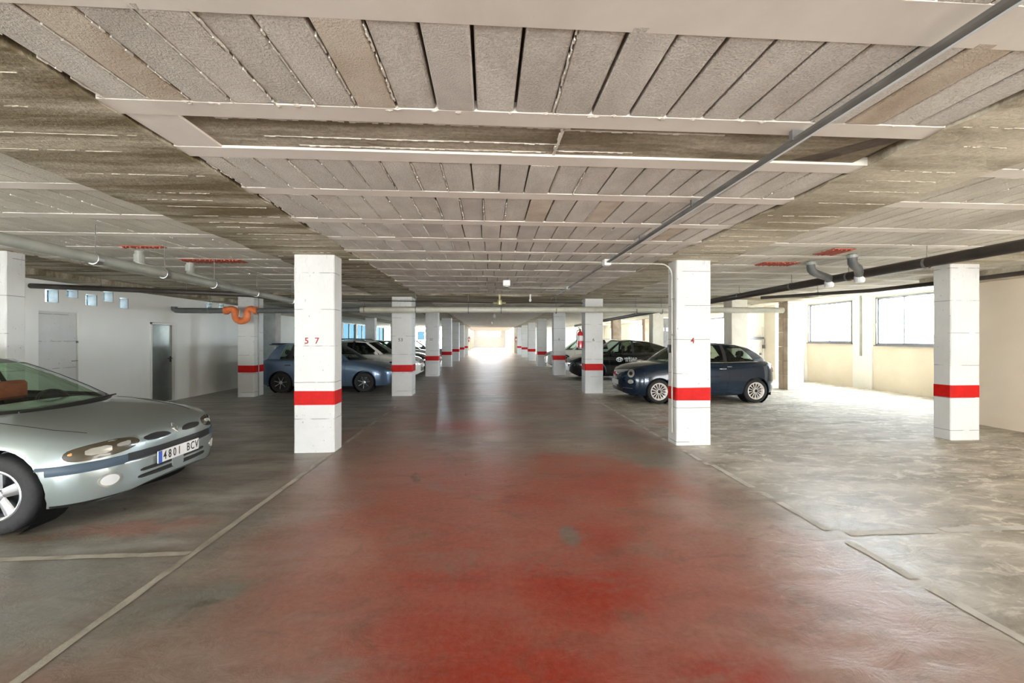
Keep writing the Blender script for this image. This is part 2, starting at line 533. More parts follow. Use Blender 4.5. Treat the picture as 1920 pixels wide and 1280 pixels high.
class MB:
    """collects shapes and links them as one mesh object"""

    def __init__(s):
        s.v = []
        s.f = []

    def box(s, x0, y0, z0, x1, y1, z1, mtx=None):
        k = len(s.v)
        vs = [(x0, y0, z0), (x1, y0, z0), (x1, y1, z0), (x0, y1, z0), (x0, y0, z1), (x1, y0, z1), (x1, y1, z1), (x0, y1, z1)]
        if mtx is not None:
            vs = [tuple(mtx @ Vector(v)) for v in vs]
        s.v += vs
        s.f += [(k, k + 3, k + 2, k + 1), (k + 4, k + 5, k + 6, k + 7), (k, k + 1, k + 5, k + 4), (k + 1, k + 2, k + 6, k + 5), (k + 2, k + 3, k + 7, k + 6), (k + 3, k, k + 4, k + 7)]
        return s

    def bbox(s, x0, y0, z0, x1, y1, z1, c=0.01):
        """box with chamfered edges"""
        bm = bmesh.new()
        bmesh.ops.create_cube(bm, size=1)
        bmesh.ops.scale(bm, vec=(x1 - x0, y1 - y0, z1 - z0), verts=bm.verts)
        bmesh.ops.translate(bm, vec=((x0 + x1) / 2, (y0 + y1) / 2, (z0 + z1) / 2), verts=bm.verts)
        bmesh.ops.bevel(bm, geom=bm.edges[:], offset=c, segments=1, affect='EDGES')
        s.add_bm(bm)
        return s

    def add_bm(s, bm, mtx=None):
        k = len(s.v)
        bm.verts.index_update()
        for v in bm.verts:
            s.v.append(tuple(mtx @ v.co) if mtx is not None else tuple(v.co))
        for f in bm.faces:
            s.f.append(tuple(k + v.index for v in f.verts))
        bm.free()
        return s

    def tube(s, pts, r, seg=12, caps=True):
        pts = [Vector(p) for p in pts]
        rs = r if isinstance(r, (list, tuple)) else [r] * len(pts)
        k = len(s.v)
        up = Vector((0, 0, 1))
        prevu = None
        for i, p in enumerate(pts):
            if i == 0:
                d = pts[1] - pts[0]
            elif i == len(pts) - 1:
                d = pts[-1] - pts[-2]
            else:
                d = (pts[i + 1] - p).normalized() + (p - pts[i - 1]).normalized()
            d.normalize()
            if prevu is None:
                u = d.cross(up)
                if u.length < 1e-3:
                    u = d.cross(Vector((1, 0, 0)))
            else:
                u = prevu - d * prevu.dot(d)
            u.normalize()
            prevu = u
            w = d.cross(u)
            for j in range(seg):
                a = 2 * PI * j / seg
                s.v.append(tuple(p + (u * math.cos(a) + w * math.sin(a)) * rs[i]))
        for i in range(len(pts) - 1):
            for j in range(seg):
                a = k + i * seg + j
                b = k + i * seg + (j + 1) % seg
                s.f.append((a, b, b + seg, a + seg))
        if caps:
            s.f.append(tuple(k + j for j in reversed(range(seg))))
            s.f.append(tuple(k + (len(pts) - 1) * seg + j for j in range(seg)))
        return s

    def lathe(s, prof, seg=32, axis='y', c=(0, 0, 0)):
        """prof: list of (radius, offset along axis)"""
        k = len(s.v)
        for (r, t) in prof:
            for j in range(seg):
                a = 2 * PI * j / seg
                if axis == 'y':
                    s.v.append((c[0] + r * math.cos(a), c[1] + t, c[2] + r * math.sin(a)))
                elif axis == 'x':
                    s.v.append((c[0] + t, c[1] + r * math.cos(a), c[2] + r * math.sin(a)))
                else:
                    s.v.append((c[0] + r * math.cos(a), c[1] + r * math.sin(a), c[2] + t))
        for i in range(len(prof) - 1):
            for j in range(seg):
                a = k + i * seg + j
                b = k + i * seg + (j + 1) % seg
                s.f.append((a, a + seg, b + seg, b))
        return s

    def build(s, name, mat, parent=None, smooth=False, ang=None):
        o = mesh_obj(name, s.v, s.f, mat, parent, smooth)
        bm = bmesh.new()
        bm.from_mesh(o.data)
        bmesh.ops.recalc_face_normals(bm, faces=bm.faces)
        bm.to_mesh(o.data)
        bm.free()
        if ang:
            smooth_by_angle(o, ang)
        return o


def tag(o, label=None, cat=None, group=None, kind=None):
    if label:
        o['label'] = label
    if cat:
        o['category'] = cat
    if group:
        o['group'] = group
    if kind:
        o['kind'] = kind
    return o


def empty(name, loc, rz=0.0):
    o = bpy.data.objects.new(name, None)
    o.empty_display_size = 0.1
    o.location = loc
    o.rotation_euler = (0, 0, rz)
    C.objects.link(o)
    return o


def evaluated(o):
    dg = bpy.context.evaluated_depsgraph_get()
    dg.update()
    me = bpy.data.meshes.new_from_object(o.evaluated_get(dg))
    o.modifiers.clear()
    o.data = me
    return o


def cut(o, cutters):
    """boolean difference with a joined set of closed cutters"""
    mb = cutters
    c = mb.build('cutter', None)
    md = o.modifiers.new('b', 'BOOLEAN')
    md.operation = 'DIFFERENCE'
    md.solver = 'EXACT'
    md.object = c
    evaluated(o)
    bpy.data.objects.remove(c)
    return o


def text_row(name, txt, size, mat, parent, loc, axis, pitch, extrude=0.001, bold=0.001, sx=1.0):
    """one object per character, set out along the row"""
    n = len(txt)
    for i, ch in enumerate(txt):
        if ch == ' ':
            continue
        d = (i - (n - 1) / 2) * pitch
        if axis == 'x':
            l, r_ = (loc[0] + d, loc[1], loc[2]), (PI / 2, 0, 0)
        else:
            l, r_ = (loc[0], loc[1] + d, loc[2]), (PI / 2, 0, PI / 2)
        text_mesh(name, ch, size, mat, parent, l, r_, extrude, bold, sx)


def text_mesh(name, txt, size, mat, parent, loc, rot, extrude=0.002, bold=0.0, sx=1.0, spacing=1.0):
    cu = bpy.data.curves.new('t', 'FONT')
    cu.body = txt
    cu.size = size
    cu.align_x = 'CENTER'
    cu.align_y = 'CENTER'
    cu.extrude = extrude
    cu.offset = bold
    cu.space_character = spacing
    cu.resolution_u = 3
    t = bpy.data.objects.new('t', cu)
    C.objects.link(t)
    dg = bpy.context.evaluated_depsgraph_get()
    dg.update()
    me = bpy.data.meshes.new_from_object(t.evaluated_get(dg))
    bpy.data.objects.remove(t)
    me.materials.clear()
    me.materials.append(mat)
    o = bpy.data.objects.new(name, me)
    C.objects.link(o)
    o.parent = parent
    o.location = loc
    o.rotation_euler = rot
    o.scale = (sx, 1, 1)
    return o


# ------------------------------------------------------------------ room shell
ZC = 2.72          # ceiling level at the block soffits
WY = 12.7          # where the left wall steps back


def struct(name, mb, mat, parent=None, ang=None):
    o = mb.build(name, mat, parent, ang=ang)
    if parent is None:
        o['kind'] = 'structure'
    return o


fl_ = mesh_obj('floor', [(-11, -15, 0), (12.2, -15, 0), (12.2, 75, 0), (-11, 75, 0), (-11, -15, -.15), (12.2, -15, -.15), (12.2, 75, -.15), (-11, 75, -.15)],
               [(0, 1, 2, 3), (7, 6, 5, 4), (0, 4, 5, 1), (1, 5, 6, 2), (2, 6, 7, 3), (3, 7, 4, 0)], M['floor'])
fl_['kind'] = 'structure'


# painted lines: thin worn strips, broken up where the paint has gone
def strip_line(name, pts_w, mat, z=0.003, gaps=0.0, jag=0.006):
    mb = MB()
    for (x0, y0, x1, y1, w) in pts_w:
        L = math.hypot(x1 - x0, y1 - y0)
        n = max(2, int(L / 0.09))
        dx, dy = (x1 - x0) / L, (y1 - y0) / L
        nx, ny = -dy, dx
        prev = None
        for i in range(n + 1):
            t = L * i / n
            a = w / 2 + rng.uniform(-jag, jag)
            c = w / 2 + rng.uniform(-jag, jag)
            k = len(mb.v)
            px, py = x0 + dx * t, y0 + dy * t
            mb.v += [(px + nx * a, py + ny * a, z), (px - nx * c, py - ny * c, z)]
            if prev is not None and rng.random() > gaps:
                mb.f.append((prev, prev + 1, k + 1, k))
            prev = k
    o = mb.build(name, mat, fl_)
    return o


strip_line('lane_line', [(-2.15, -2, -2.15, 9.0, .055)], M['line'])
strip_line('lane_line', [(2.755, -2, 2.755, 4.6, .07)], M['line_grey'], gaps=0.12)
strip_line('lane_line', [(2.70, 4.6, 2.70, 13.0, .06)], M['line_grey'], gaps=0.3)
strip_line('bay_line', [(-2.17, 2.92, -3.0, 2.92, .055), (-3.0, 2.92, -4.2, 2.91, .05)], M['line'], gaps=0.0)
strip_line('bay_line', [(2.86, 2.92, 5.6, 2.92, .075)], M['line_grey'], gaps=0.05)
strip_line('bay_line', [(2.8, 8.2, 7.2, 8.2, .06)], M['line_grey'], gaps=0.3)
strip_line('bay_line', [(3.3, 11.0, 7.2, 11.0, .06), (-2.7, 11.0, -6.2, 11.0, .06), (3.3, 13.6, 7.2, 13.6, .06)], M['line_grey'], gaps=0.3)
strip_line('bay_line', [(3.3, 5.55, 7.0, 5.55, .06), (-2.2, 10.75, 2.7, 10.75, .05)], M['line_grey'], gaps=0.35)
strip_line('bay_line', [(-2.7, 7.7, -5.8, 7.7, .05)], M['line'], gaps=0.45)

# outside ground, so daylight bounces in
og = mesh_obj('terrain', [(-60, -60, -.2), (60, -60, -.2), (60, 120, -.2), (-60, 120, -.2), (-60, -60, -.4), (60, -60, -.4), (60, 120, -.4), (-60, 120, -.4)],
              [(0, 1, 2, 3), (7, 6, 5, 4), (0, 4, 5, 1), (1, 5, 6, 2), (2, 6, 7, 3), (3, 7, 4, 0)], M['outside'])
og['kind'] = 'structure'

# --- left wall with two doors and glass-block vents
mb = MB()
mb.box(-8.22, -14.9, 0, -8.0, WY, 2.95)
wl = mb.build('wall_left', M['wall_l'])
vents = [(7.40, 7.62, 2.23, 2.46), (7.76, 7.96, 2.35, 2.50), (8.10, 8.32, 2.23, 2.45), (8.45, 8.66, 2.34, 2.55), (8.80, 9.0, 2.23, 2.45), (11.36, 11.56, 2.42, 2.58), (11.86, 12.06, 2.45, 2.60), (7.72, 7.95, 2.56, 2.60)]
cm = MB()
for (a, b_, c_, d_) in vents:
    cm.box(-8.3, a, c_, -7.9, b_, d_)
cm.box(-8.12, 9.545, 0.0 + .004, -7.9, 10.30, 1.955)     # metal door recess
cm.box(-8.04, 7.30, -0.1, -7.9, 7.96, 2.07)              # walled-up doorway
cut(wl, cm)
wl['kind'] = 'structure'
for i, (a, b_, c_, d_) in enumerate(vents):
    fr = MB()
    fr.box(-8.21, a, c_, -8.17, b_, d_)
    v = fr.build('glass_block', M['glass_vent'], wl)
    rv = MB().box(-8.16, b_ - .012, c_, -8.0, b_ - .001, d_).build('vent_reveal', M['steel_d'], wl)
# blocked doorway: rough plaster infill
infill = MB().box(-8.045, 7.30, 0, -8.012, 7.93, 2.06).build('plaster_infill', M['pillar'], wl)
MB().box(-8.012, 7.93, 1.48, -7.99, 7.955, 1.52).box(-8.012, 7.85, 1.13, -7.985, 7.94, 1.142).build('door_bolt', M['steel_d'], wl)
# metal door
d1 = empty('door_1', (-8.0, 9.92, 0))
d1['kind'] = 'structure'
lf = MB()
lf.bbox(-.075, -.335, .015, -.045, .31, 1.90, .004)
leaf = lf.build('door_leaf', M['door_metal'], d1)
fr = MB()
fr.box(-.09, -.375, 0, .02, -.335, 1.95)
fr.box(-.09, .315, 0, .03, .375, 1.95)
fr.box(-.09, -.375, 1.905, .02, .375, 1.95)
fr.build('door_frame', M['white'], d1)
hd = MB()
hd.box(-.045, .235, .98, -.035, .275, 1.12)
hd.tube([(-.045, .255, 1.07), (0.0, .255, 1.07), (0.005, .25, 1.07), (0.005, .13, 1.07)], .011, 8)
hd.build('door_handle', M['black'], d1)

# wall behind: left recess
mb = MB()
mb.box(-10.52, WY, 0, -8.0, WY + .2, 2.95)
struct('wall_left_return', mb, M['wall_l'])
mb = MB()
wb = [(12.8, 22.6), ]
mb.box(-10.52, WY, 0, -10.3, 75, 1.15)
mb.box(-10.52, WY, 2.70, -10.3, 75, 2.95)
segs = [(WY, 13.0), (16.2, 22.0), (24.6, 24.9), (27.5, 27.8), (30.4, 30.7), (33.3, 33.6), (38.4, 39)]
for (a, b_) in segs:
    mb.box(-10.52, a, 1.15, -10.3, b_, 2.70)
struct('wall_left_far', mb, M['wall_w'])
k = 1
for (a, b_) in [(13.0, 16.2), (22.0, 24.6), (24.9, 27.5), (27.8, 30.4), (30.7, 33.3), (33.6, 36.0), (36.0, 38.4)]:  # first window, hidden from view, is added to let in more light
    w = empty('window_%d' % k, (-10.4, (a + b_) / 2, 1.15))  # window_1 is the added unseen window
    w['kind'] = 'structure'
    k += 1
    h = (b_ - a) / 2
    f = MB()
    f.box(-.04, -h, 0, .04, -h + .05, 1.55).box(-.04, h - .05, 0, .04, h, 1.55).box(-.04, -h, 0, .04, h, .05).box(-.04, -h, 1.50, .04, h, 1.55).box(-.04, -.025, 0, .04, .025, 1.55)
    f.build('window_frame', M['alu'], w)
    for sgn in (-1, 1):
        MB().box(-.008, min(sgn * .025, sgn * (h - .05)), .05, .008, max(sgn * .025, sgn * (h - .05)), 1.50).build('pane', M['glass_blue'], w)

# --- right wall with windows
XR = 11.8
ZR = 3.0
wins = [(9.0, 11.09, 1.37, 2.82), (11.85, 13.57, 1.42, 2.82)]
for a in range(4):
    wins.append((17.6 + a * 5.42, 20.9 + a * 5.42, 1.2, 2.65))
mb = MB()
mb.box(XR, 6.8, 0, XR + .22, 39, 3.2)
wr = mb.build('wall_right', M['wall_r'])
cm = MB()
for (a, b_, c_, d_) in wins:
    cm.box(XR - .1, a, c_, XR + .4, b_, d_)
cut(wr, cm)
wr['kind'] = 'structure'
for i, (a, b_, c_, d_) in enumerate(wins):
    w = empty('window_%d' % k, (XR + .02, (a + b_) / 2, c_))
    k += 1
    w['kind'] = 'structure'
    h = (b_ - a) / 2
    H = d_ - c_
    mid = 0.0 if i != 0 else .24
    f = MB()
    t = .035
    f.box(-.03, -h, 0, .05, -h + t, H).box(-.03, h - t, 0, .05, h, H).box(-.03, -h, 0, .05, h, t).box(-.03, -h, H - t, .05, h, H)
    f.build('window_frame', M['alu'], w)
    for (s0, s1, xo) in ((-h + t, mid + .02, 0.0), (mid - .02, h - t, .03)):
        sa = MB()
        q = .03
        sa.box(xo - .01, s0, t, xo + .015, s0 + q, H - t).box(xo - .01, s1 - q, t, xo + .015, s1, H - t).box(xo - .01, s0, t, xo + .015, s1, t + q).box(xo - .01, s0, H - t - q, xo + .015, s1, H - t)
        sash = sa.build('window_sash', M['alu'], w)
        MB().box(xo, s0 + q, t + q, xo + .006, s1 - q, H - t - q).build('pane', M['glass_win'], sash)
    sl = MB().box(-.07, -h - .02, -.03, .05, h + .02, 0).build('window_sill', M['alu'] if i < 2 else M['wall_w'], w)
    if i < 2:
        MB().box(-.045, h - .028, .55, -.03, h - .008, .66).build('window_latch', M['steel_d'], w)
# pilasters on the window wall
p1 = MB().box(XR - .05, 11.16, 0, XR, 11.78, ZR)
struct('trim_1', p1, M['wall_w'])
p2 = MB().box(XR - .10, 13.62, 0, XR, 13.86, ZR)
struct('trim_2', p2, M['wall_w'])
dp = MB().box(XR - .075, 11.47, 1.02, XR - .05, 11.53, ZR)
tag(dp.build('cable_duct', M['pipe_grey']), 'narrow grey cable duct running down the pilaster between the two windows', 'duct')
hw = MB().box(XR - .06, 8.9, 2.86, XR, 13.86, 2.96)
struct('trim_3', hw, M['wall_w'])

# nearer right wall (stands further in) and its return
mb = MB()
mb.box(8.9, -14.9, 0, 9.1, 7.0, 2.95).box(9.1, 6.8, 0, XR + .2, 7.0, 2.95)
struct('wall_right_near', mb, M['wall_b'])
mb = MB()
mb.box(8.9 - .55, -14.9, 2.58, 8.9, 7.0, 2.95)
struct('trim_4', mb, M['beam_r'])
mb = MB()
mb.box(-8.0, -14.9, 2.615, -7.45, WY, 2.95)
struct('trim_5', mb, M['beam_l'])

# store room on the right with a door and transom
mb = MB()
mb.box(10.85, 14.0, 0, XR, 17.2, 3.0)
rm = mb.build('wall_back_room', M['wall_r'])
rm['kind'] = 'structure'
mb = MB().box(9.4, 14.6, 0, 10.85, 14.8, 3.0)
wbr = mb.build('wall_back_return', M['wall_w'])
cut(wbr, MB().box(10.06, 14.5, -.1, 10.80, 14.66, 2.03))
wbr['kind'] = 'structure'
d2 = empty('door_2', (10.43, 14.62, 0))
d2['kind'] = 'structure'
MB().bbox(-.36, .0, .01, .36, .03, 1.53, .004).build('door_leaf', M['wall_w'], d2)
MB().box(-.37, -.06, 1.55, .40, .0, 1.63).build('transom_bar', M['alu'], d2)
MB().box(.25, -.03, .92, .31, 0, 1.0).tube([(.28, -.03, .98), (.28, -.05, .98), (.2, -.05, .98)], .01, 6).build('door_handle', M['steel_d'], d2)
MB().box(-.36, -.008, 2.28, 1.2, -.02 + .02, 2.29).build('joint_line', M['wall_r'], d2)
hook = MB().tube([(10.83, 14.55, 1.55), (10.82, 14.53, 1.50), (10.80, 14.52, 1.30)], .012, 6)
hook.box(10.74, 14.52, 1.18, 10.84, 14.56, 1.32)
tag(hook.build('padlock', M['steel_d']), 'grey padlock and chain hanging beside the cream door behind the blue car', 'padlock')

# grey shutter door glimpsed between the pillars on the right, with small lights in it
d3 = empty('door_3', (9.3, 19.6, 0))
d3['kind'] = 'structure'
MB().box(-.9, 0, 0, 1.4, .06, 2.62).build('door_leaf', M['steel_d'], d3)
for q in range(5):
    MB().bbox(-.3 + q * .2, -.02, 1.95, -.17 + q * .2, 0, 2.15, .008).build('door_light', M['plate'], d3)

# end wall with the wide opening, and the bright hall behind it
YE = 38.9
mb = MB()
mb.box(-10.4, YE, 0, -2.6, YE + .25, 2.95).box(2.88, YE, 0, XR, YE + .25, 2.95).box(-2.6, YE, 2.32, 2.88, YE + .25, 2.95)
we = mb.build('wall_back', M['wall_w'])
cut(we, MB().box(-7.2, YE - .2, 1.45, -6.55, YE + .5, 2.3))
we['kind'] = 'structure'
w = empty('window_%d' % k, (-6.87, YE + .1, 1.45))
w['kind'] = 'structure'
k += 1
MB().box(-.32, 0, 0, -.27, .05, .85).box(.27, 0, 0, .32, .05, .85).box(-.32, 0, 0, .32, .05, .05).box(-.32, 0, .8, .32, .05, .85).build('window_frame', M['alu'], w)
MB().box(-.27, .02, .05, .27, .03, .8).build('pane', M['glass_blue'], w)
mb = MB()
mb.box(-4.6, 72, 0, 4.6, 72.3, 3.2)
w2 = mb.build('wall_hall_end', M['wall_w'])
cm = MB()
cm.box(-2.15, 71.5, 2.05, -.25, 73, 2.85).box(.1, 71.5, 2.05, 2.0, 73, 2.85)
cut(w2, cm)
w2['kind'] = 'structure'
struct('wall_hall_left', MB().box(-4.8, YE + .25, 0, -4.6, 72.3, 3.2), M['wall_w'])
struct('wall_hall_right', MB().box(4.6, YE + .25, 0, 4.8, 72.3, 3.2), M['wall_w'])
struct('ceiling_hall', MB().box(-4.8, YE + .25, 3.0, 4.8, 72.3, 3.2), M['wall_w'])
for i in range(6):
    for sx_ in (-1, 1):
        q = MB().bbox(sx_ * 2.9 - .2, 42 + i * 4.8, 0, sx_ * 2.9 + .2, 42.35 + i * 4.8, 2.995, .01)
        tag(q.build('hall_pillar', M['cream'] if sx_ > 0 else M['pipe_pale']),
            'cream pillar in the bright hall beyond the far opening' if sx_ > 0 else 'greyish pillar at the left of the bright hall beyond the opening', 'pillar',
            'pillars of the far bright hall' if sx_ > 0 else 'left pillars of the far hall', 'thing')

# rear wall of the garage (behind the viewer): pier walls around the vehicle entrance
mb = MB()
mb.box(-8.2, -15.0, 0, -2.4, -14.8, 2.95).box(2.4, -15.0, 0, 9.1, -14.8, 2.95)
mb.box(-2.4, -15.0, 2.3, 2.4, -14.8, 2.95)
struct('wall_front', mb, M['wall_w'])

# ------------------------------------------------------------------ ceiling
ce = MB()
ce.box(-8.2, -15.0, 2.775, XR + .2 - 2.0, YE + .3, 2.95)
ce.box(-10.5, WY, 2.775, -8.2, YE + .3, 2.95)
ceil = ce.build('ceiling', M['slab'])
ceil['kind'] = 'structure'
# higher strip over the window aisle on the right
ce2 = MB().box(9.62, 7.0, 2.93, XR + .2, YE + .3, 3.05).box(9.1, -15.0, 2.95, XR + .2, 7.0, 3.05)
ceil2 = ce2.build('ceiling_side', M['wall_w'])
ceil2['kind'] = 'structure'


def wavy_band(name, axis, a0, a1, b0, b1, z0, z1, mat, wav=0.035, step=0.12, ridges=True, seed=1):
    """cast concrete band with rough edges; runs along axis from a0 to a1, width b0..b1"""
    r = random.Random(seed)
    n = int((a1 - a0) / step)
    mb = MB()
    e0 = e1 = 0
    for i in range(n + 1):
        a = a0 + (a1 - a0) * i / n
        e0 = e0 * .6 + r.uniform(-wav, wav) * .8
        e1 = e1 * .6 + r.uniform(-wav, wav) * .8
        p = [(a, b0 + e0), (a, b1 + e1)]
        if axis == 'y':
            p = [(q[1], q[0]) for q in p]
        (xa, ya), (xb, yb) = p
        mb.v += [(xa, ya, z0), (xb, yb, z0), (xb, yb, z1), (xa, ya, z1)]
        if i:
            q = (i - 1) * 4
            mb.f += [(q, q + 1, q + 5, q + 4), (q + 1, q + 2, q + 6, q + 5), (q + 3, q, q + 4, q + 7)]
    mb.f += [(0, 3, 2, 1), (n * 4, n * 4 + 1, n * 4 + 2, n * 4 + 3)]
    o = mb.build(name, mat, ceil)
    if ridges:
        # fins left by the shuttering boards: run across the band
        rb = MB()
        a = a0 + .1
        while a < min(a1, 24):
            L0 = r.uniform(b0 + .03, b0 + .45 * (b1 - b0))
            L1 = r.uniform(b0 + .6 * (b1 - b0), b1 - .02)
            nn = 14
            for s in range(nn):
                u0 = L0 + (L1 - L0) * s / nn
                u1 = L0 + (L1 - L0) * (s + 1) / nn
                if r.random() < .15:
                    continue
                j = r.uniform(-.004, .004)
                w = r.uniform(.0015, .004)
                if axis == 'y':
                    rb.box(u0, a + j - w, z0 - r.uniform(.001, .0045), u1, a + j + w, z0 + .002)
                else:
                    rb.box(a + j - w, u0, z0 - .005, a + j + w, u1, z0 + .002)
            a += r.choice((.16, .2, .26, .34))
        tag(rb.build('board_fin', M['fin'], ceil), kind='stuff')
    return o


ZB = 2.712
wavy_band('concrete_band', 'y', -6.8, YE, -3.05, -1.88, ZB, 2.8, M['beam_l'], seed=3)
wavy_band('concrete_band', 'y', -6.8, YE, 2.50, 3.45, ZB, 2.8, M['beam_r'], seed=4)
wavy_band('concrete_band', 'y', -6.8, YE, -7.5, -6.3, ZB, 2.8, M['beam_l'], seed=5)
wavy_band('concrete_band', 'y', -6.8, YE, 6.95, 7.75, ZB, 2.8, M['beam_r'], seed=6)
wavy_band('concrete_band', 'y', 7.0, YE, 8.95, 9.66, ZB, 3.0, M['beam_r'], wav=.012, ridges=False, seed=7)
# transverse cast strips across the lane
tb = wavy_band('transverse_band', 'x', -1.8, 2.42, 2.08, 2.44, 2.735, 2.8, M['beam'], wav=.008, ridges=False, seed=8)
wavy_band('transverse_band', 'x', -8.0, 8.9, 10.3, 12.4, ZB - .004, 2.8, M['beam_l'], wav=.05, ridges=False, seed=9)
dk = MB()  # dark patch paints the shade of a recess onto the strip
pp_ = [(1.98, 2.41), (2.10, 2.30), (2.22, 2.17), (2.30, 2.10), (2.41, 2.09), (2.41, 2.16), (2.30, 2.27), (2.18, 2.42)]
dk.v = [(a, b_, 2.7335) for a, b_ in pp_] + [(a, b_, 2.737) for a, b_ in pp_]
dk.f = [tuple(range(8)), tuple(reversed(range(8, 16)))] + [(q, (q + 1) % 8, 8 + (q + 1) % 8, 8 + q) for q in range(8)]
M['recess_shade'] = mat_concrete('recess_shade_concrete', (0.05, 0.035, 0.025), (0.14, 0.11, 0.08), 5, 0.6)
dk.build('recess_shade_patch', M['recess_shade'], ceil)
# long fins on the strip
r = random.Random(5)
rb = MB()
for (yy, x0, x1, w) in [(2.11, -1.45, .45, .012), (2.30, -1.3, 0.42, .003), (2.40, -1.15, .35, .004), (2.14, .42, 1.35, .004), (2.38, .4, .9, .003)]:
    n = int((x1 - x0) / .03)
    for i in range(n):
        a = x0 + (x1 - x0) * i / n
        ww = w * r.uniform(.6, 1.5)
        rb.box(a, yy - ww + r.uniform(-.002, .002), 2.735 - r.uniform(.002, .008), a + .032, yy + ww, 2.737)
for i in range(9):
    rb.box(.40 + r.uniform(-.006, .006), 2.10 + i * .036, 2.727, .415 + r.uniform(-.004, .006), 2.137 + i * .036, 2.738)
tag(rb.build('mortar_fin', M['mortar'], ceil), kind='stuff')
# extra trim strip right of the left band (the pale plank between band and strip)
MB().box(-1.88, 1.95, 2.722, -1.62, 2.5, 2.80).build('pale_infill', M['joist'], ceil)

# joists running across, blocks between them
JY = [0.05, 0.68, 1.33, 2.03, 2.49, 3.12, 3.86, 4.53, 5.20, 5.87, 6.54, 7.21, 7.88, 8.55, 9.22, 9.89]
y = 12.75
while y < YE:
    JY.append(y)
    y += .69
JYn = [-6.5 + i * .69 for i in range(9)] + JY
spans = [(-1.86, 2.50, 'c'), (-6.33, -3.03, 'l'), (3.44, 6.97, 'r'), (7.72, 8.36, 'r'), (7.72, 8.96, 'r2'), (-10.3, -7.45, 'l2')]
for yj in JYn:
    for (x0, x1, s) in spans:
        if s == 'r2' and yj < 7 or s == 'r' and x0 > 7 and yj > 7 or s == 'l2' and yj < WY:
            continue
        if s == 'c' and 10.2 < yj < 12.5:
            continue
        w = .062 if not (s == 'c' and yj == 1.33) else .095
        jb = MB()
        jb.box(x0 - .04, yj - w, 2.719 if s != 'c' else 2.7195, x1 + .04, yj + w, 2.80)
        if s == 'c' and yj < 3:
            pass
        jb.build('joist', M['joist'], ceil)

cand = []
for i in range(len(JYn) - 1):
    ya, yb = JYn[i] + .062, JYn[i + 1] - .062
    if yb - ya > 1.0 or yb - ya < .3 and False:
        if yb - ya > 1.0:
            continue
    for (x0, x1, s) in spans:
        if s == 'c' and abs(JYn[i] - 2.03) < .01:
            continue
        if s == 'r2' and ya < 7 or s == 'r' and x0 > 7 and ya > 7 or s == 'l2' and ya < WY:
            continue
        n = max(1, round((x1 - x0) / .2))
        w = (x1 - x0) / n
        off = rng.uniform(-.05, .05) if s == 'c' else 0
        for q in range(n):
            xa = x0 + w * q + (off if 0 < q else 0)
            xb = x0 + w * (q + 1) + (off if q < n - 1 else 0)
            cand.append((xa, xb, ya, yb, s))
cs, sn = math.cos(TH), math.sin(TH)


def inview(x, y):
    d = x * sn + y * cs
    if d < .5:
        return 1e9
    u = F * (x * cs - y * sn) / d
    v = F * 1.16 / d
    if abs(u) > 1010 or v > 700:
        return 1e8 + d
    return d


def blockmesh(w, l, seed):
    """block with slightly irregular, chamfered lower face"""
    r = random.Random(seed)
    bm = bmesh.new()
    bmesh.ops.create_cube(bm, size=1)
    bmesh.ops.scale(bm, vec=(w, l, .06), verts=bm.verts)
    low = [e for e in bm.edges if all(v.co.z < 0 for v in e.verts)]
    bmesh.ops.bevel(bm, geom=low, offset=.007, segments=1, affect='EDGES')
    for v in bm.verts:
        v.co.x += r.uniform(-.0035, .0035)
        v.co.y += r.uniform(-.002, .002)
    return bm


variants = {}
cand.sort(key=lambda c: inview((c[0] + c[1]) / 2, (c[2] + c[3]) / 2))
rest = {'c': MB(), 's': MB()}
for i, (xa, xb, ya, yb, s) in enumerate(cand):
    gap = (.0058 if xa > -.9 else .0038) if s == 'c' else .0034
    w, l = xb - xa - 2 * gap, yb - ya - .004
    cx, cy = (xa + xb) / 2, (ya + yb) / 2
    zc = 2.752 + rng.uniform(-.003, .003)
    if i < 300:
        key = (round(w, 2), round(l, 2), rng.randrange(4))
        if key not in variants:
            me = bpy.data.meshes.new('ceiling_block')
            bm = blockmesh(w, l, hash(key) % 999)
            bm.to_mesh(me)
            bm.free()
            me.materials.append(M['block'])
            variants[key] = me
        o = bpy.data.objects.new('ceiling_block', variants[key])
        C.objects.link(o)
        o.parent = ceil
        o.location = (cx, cy, zc)
        o.rotation_euler = (rng.uniform(-.004, .004), rng.uniform(-.012, .012), rng.uniform(-.006, .006))
        mt = None
        if s == 'c':
            u = rng.random()
            if (abs(cx + .62) < .12 and 1.3 < cy < 2):
                mt = M['block_brown']
            elif (abs(cx + .22) < .1 and 1.3 < cy < 2) or u < .05:
                mt = M['block_grey']
            elif u > .965:
                mt = M['block_brown']
        else:
            mt = M['block_side']
        if mt is not None:
            o.material_slots[0].link = 'OBJECT'
            o.material_slots[0].material = mt
    else:
        rest['c' if s == 'c' else 's'].box(cx - w / 2, cy - l / 2, zc - .03, cx + w / 2, cy + l / 2, zc + .03)
tag(rest['c'].build('distant_block', M['block'], ceil), kind='stuff')
tag(rest['s'].build('distant_block', M['block_side'], ceil), kind='stuff')

# mortar squeezed out of the joints (ragged light ridges, mostly left of the middle)
rb = MB()
r = random.Random(3)
for (xa, xb, ya, yb, s) in cand:
    if ya > 7 or ya < .5:
        continue
    if s == 'c' and xa > -.3 and r.random() < .8:
        continue
    if s != 'c' and r.random() < .55:
        continue
    yy = ya + r.uniform(0, .25) * (yb - ya)
    while yy < yb:
        st = r.uniform(.015, .04)
        if r.random() < .75:
            w = r.uniform(.0015, .0045)
            j = r.uniform(-.003, .003)
            rb.box(xa + j - w, yy, 2.7215 - r.uniform(0, .005), xa + j + w, min(yb, yy + st), 2.74)
        yy += st
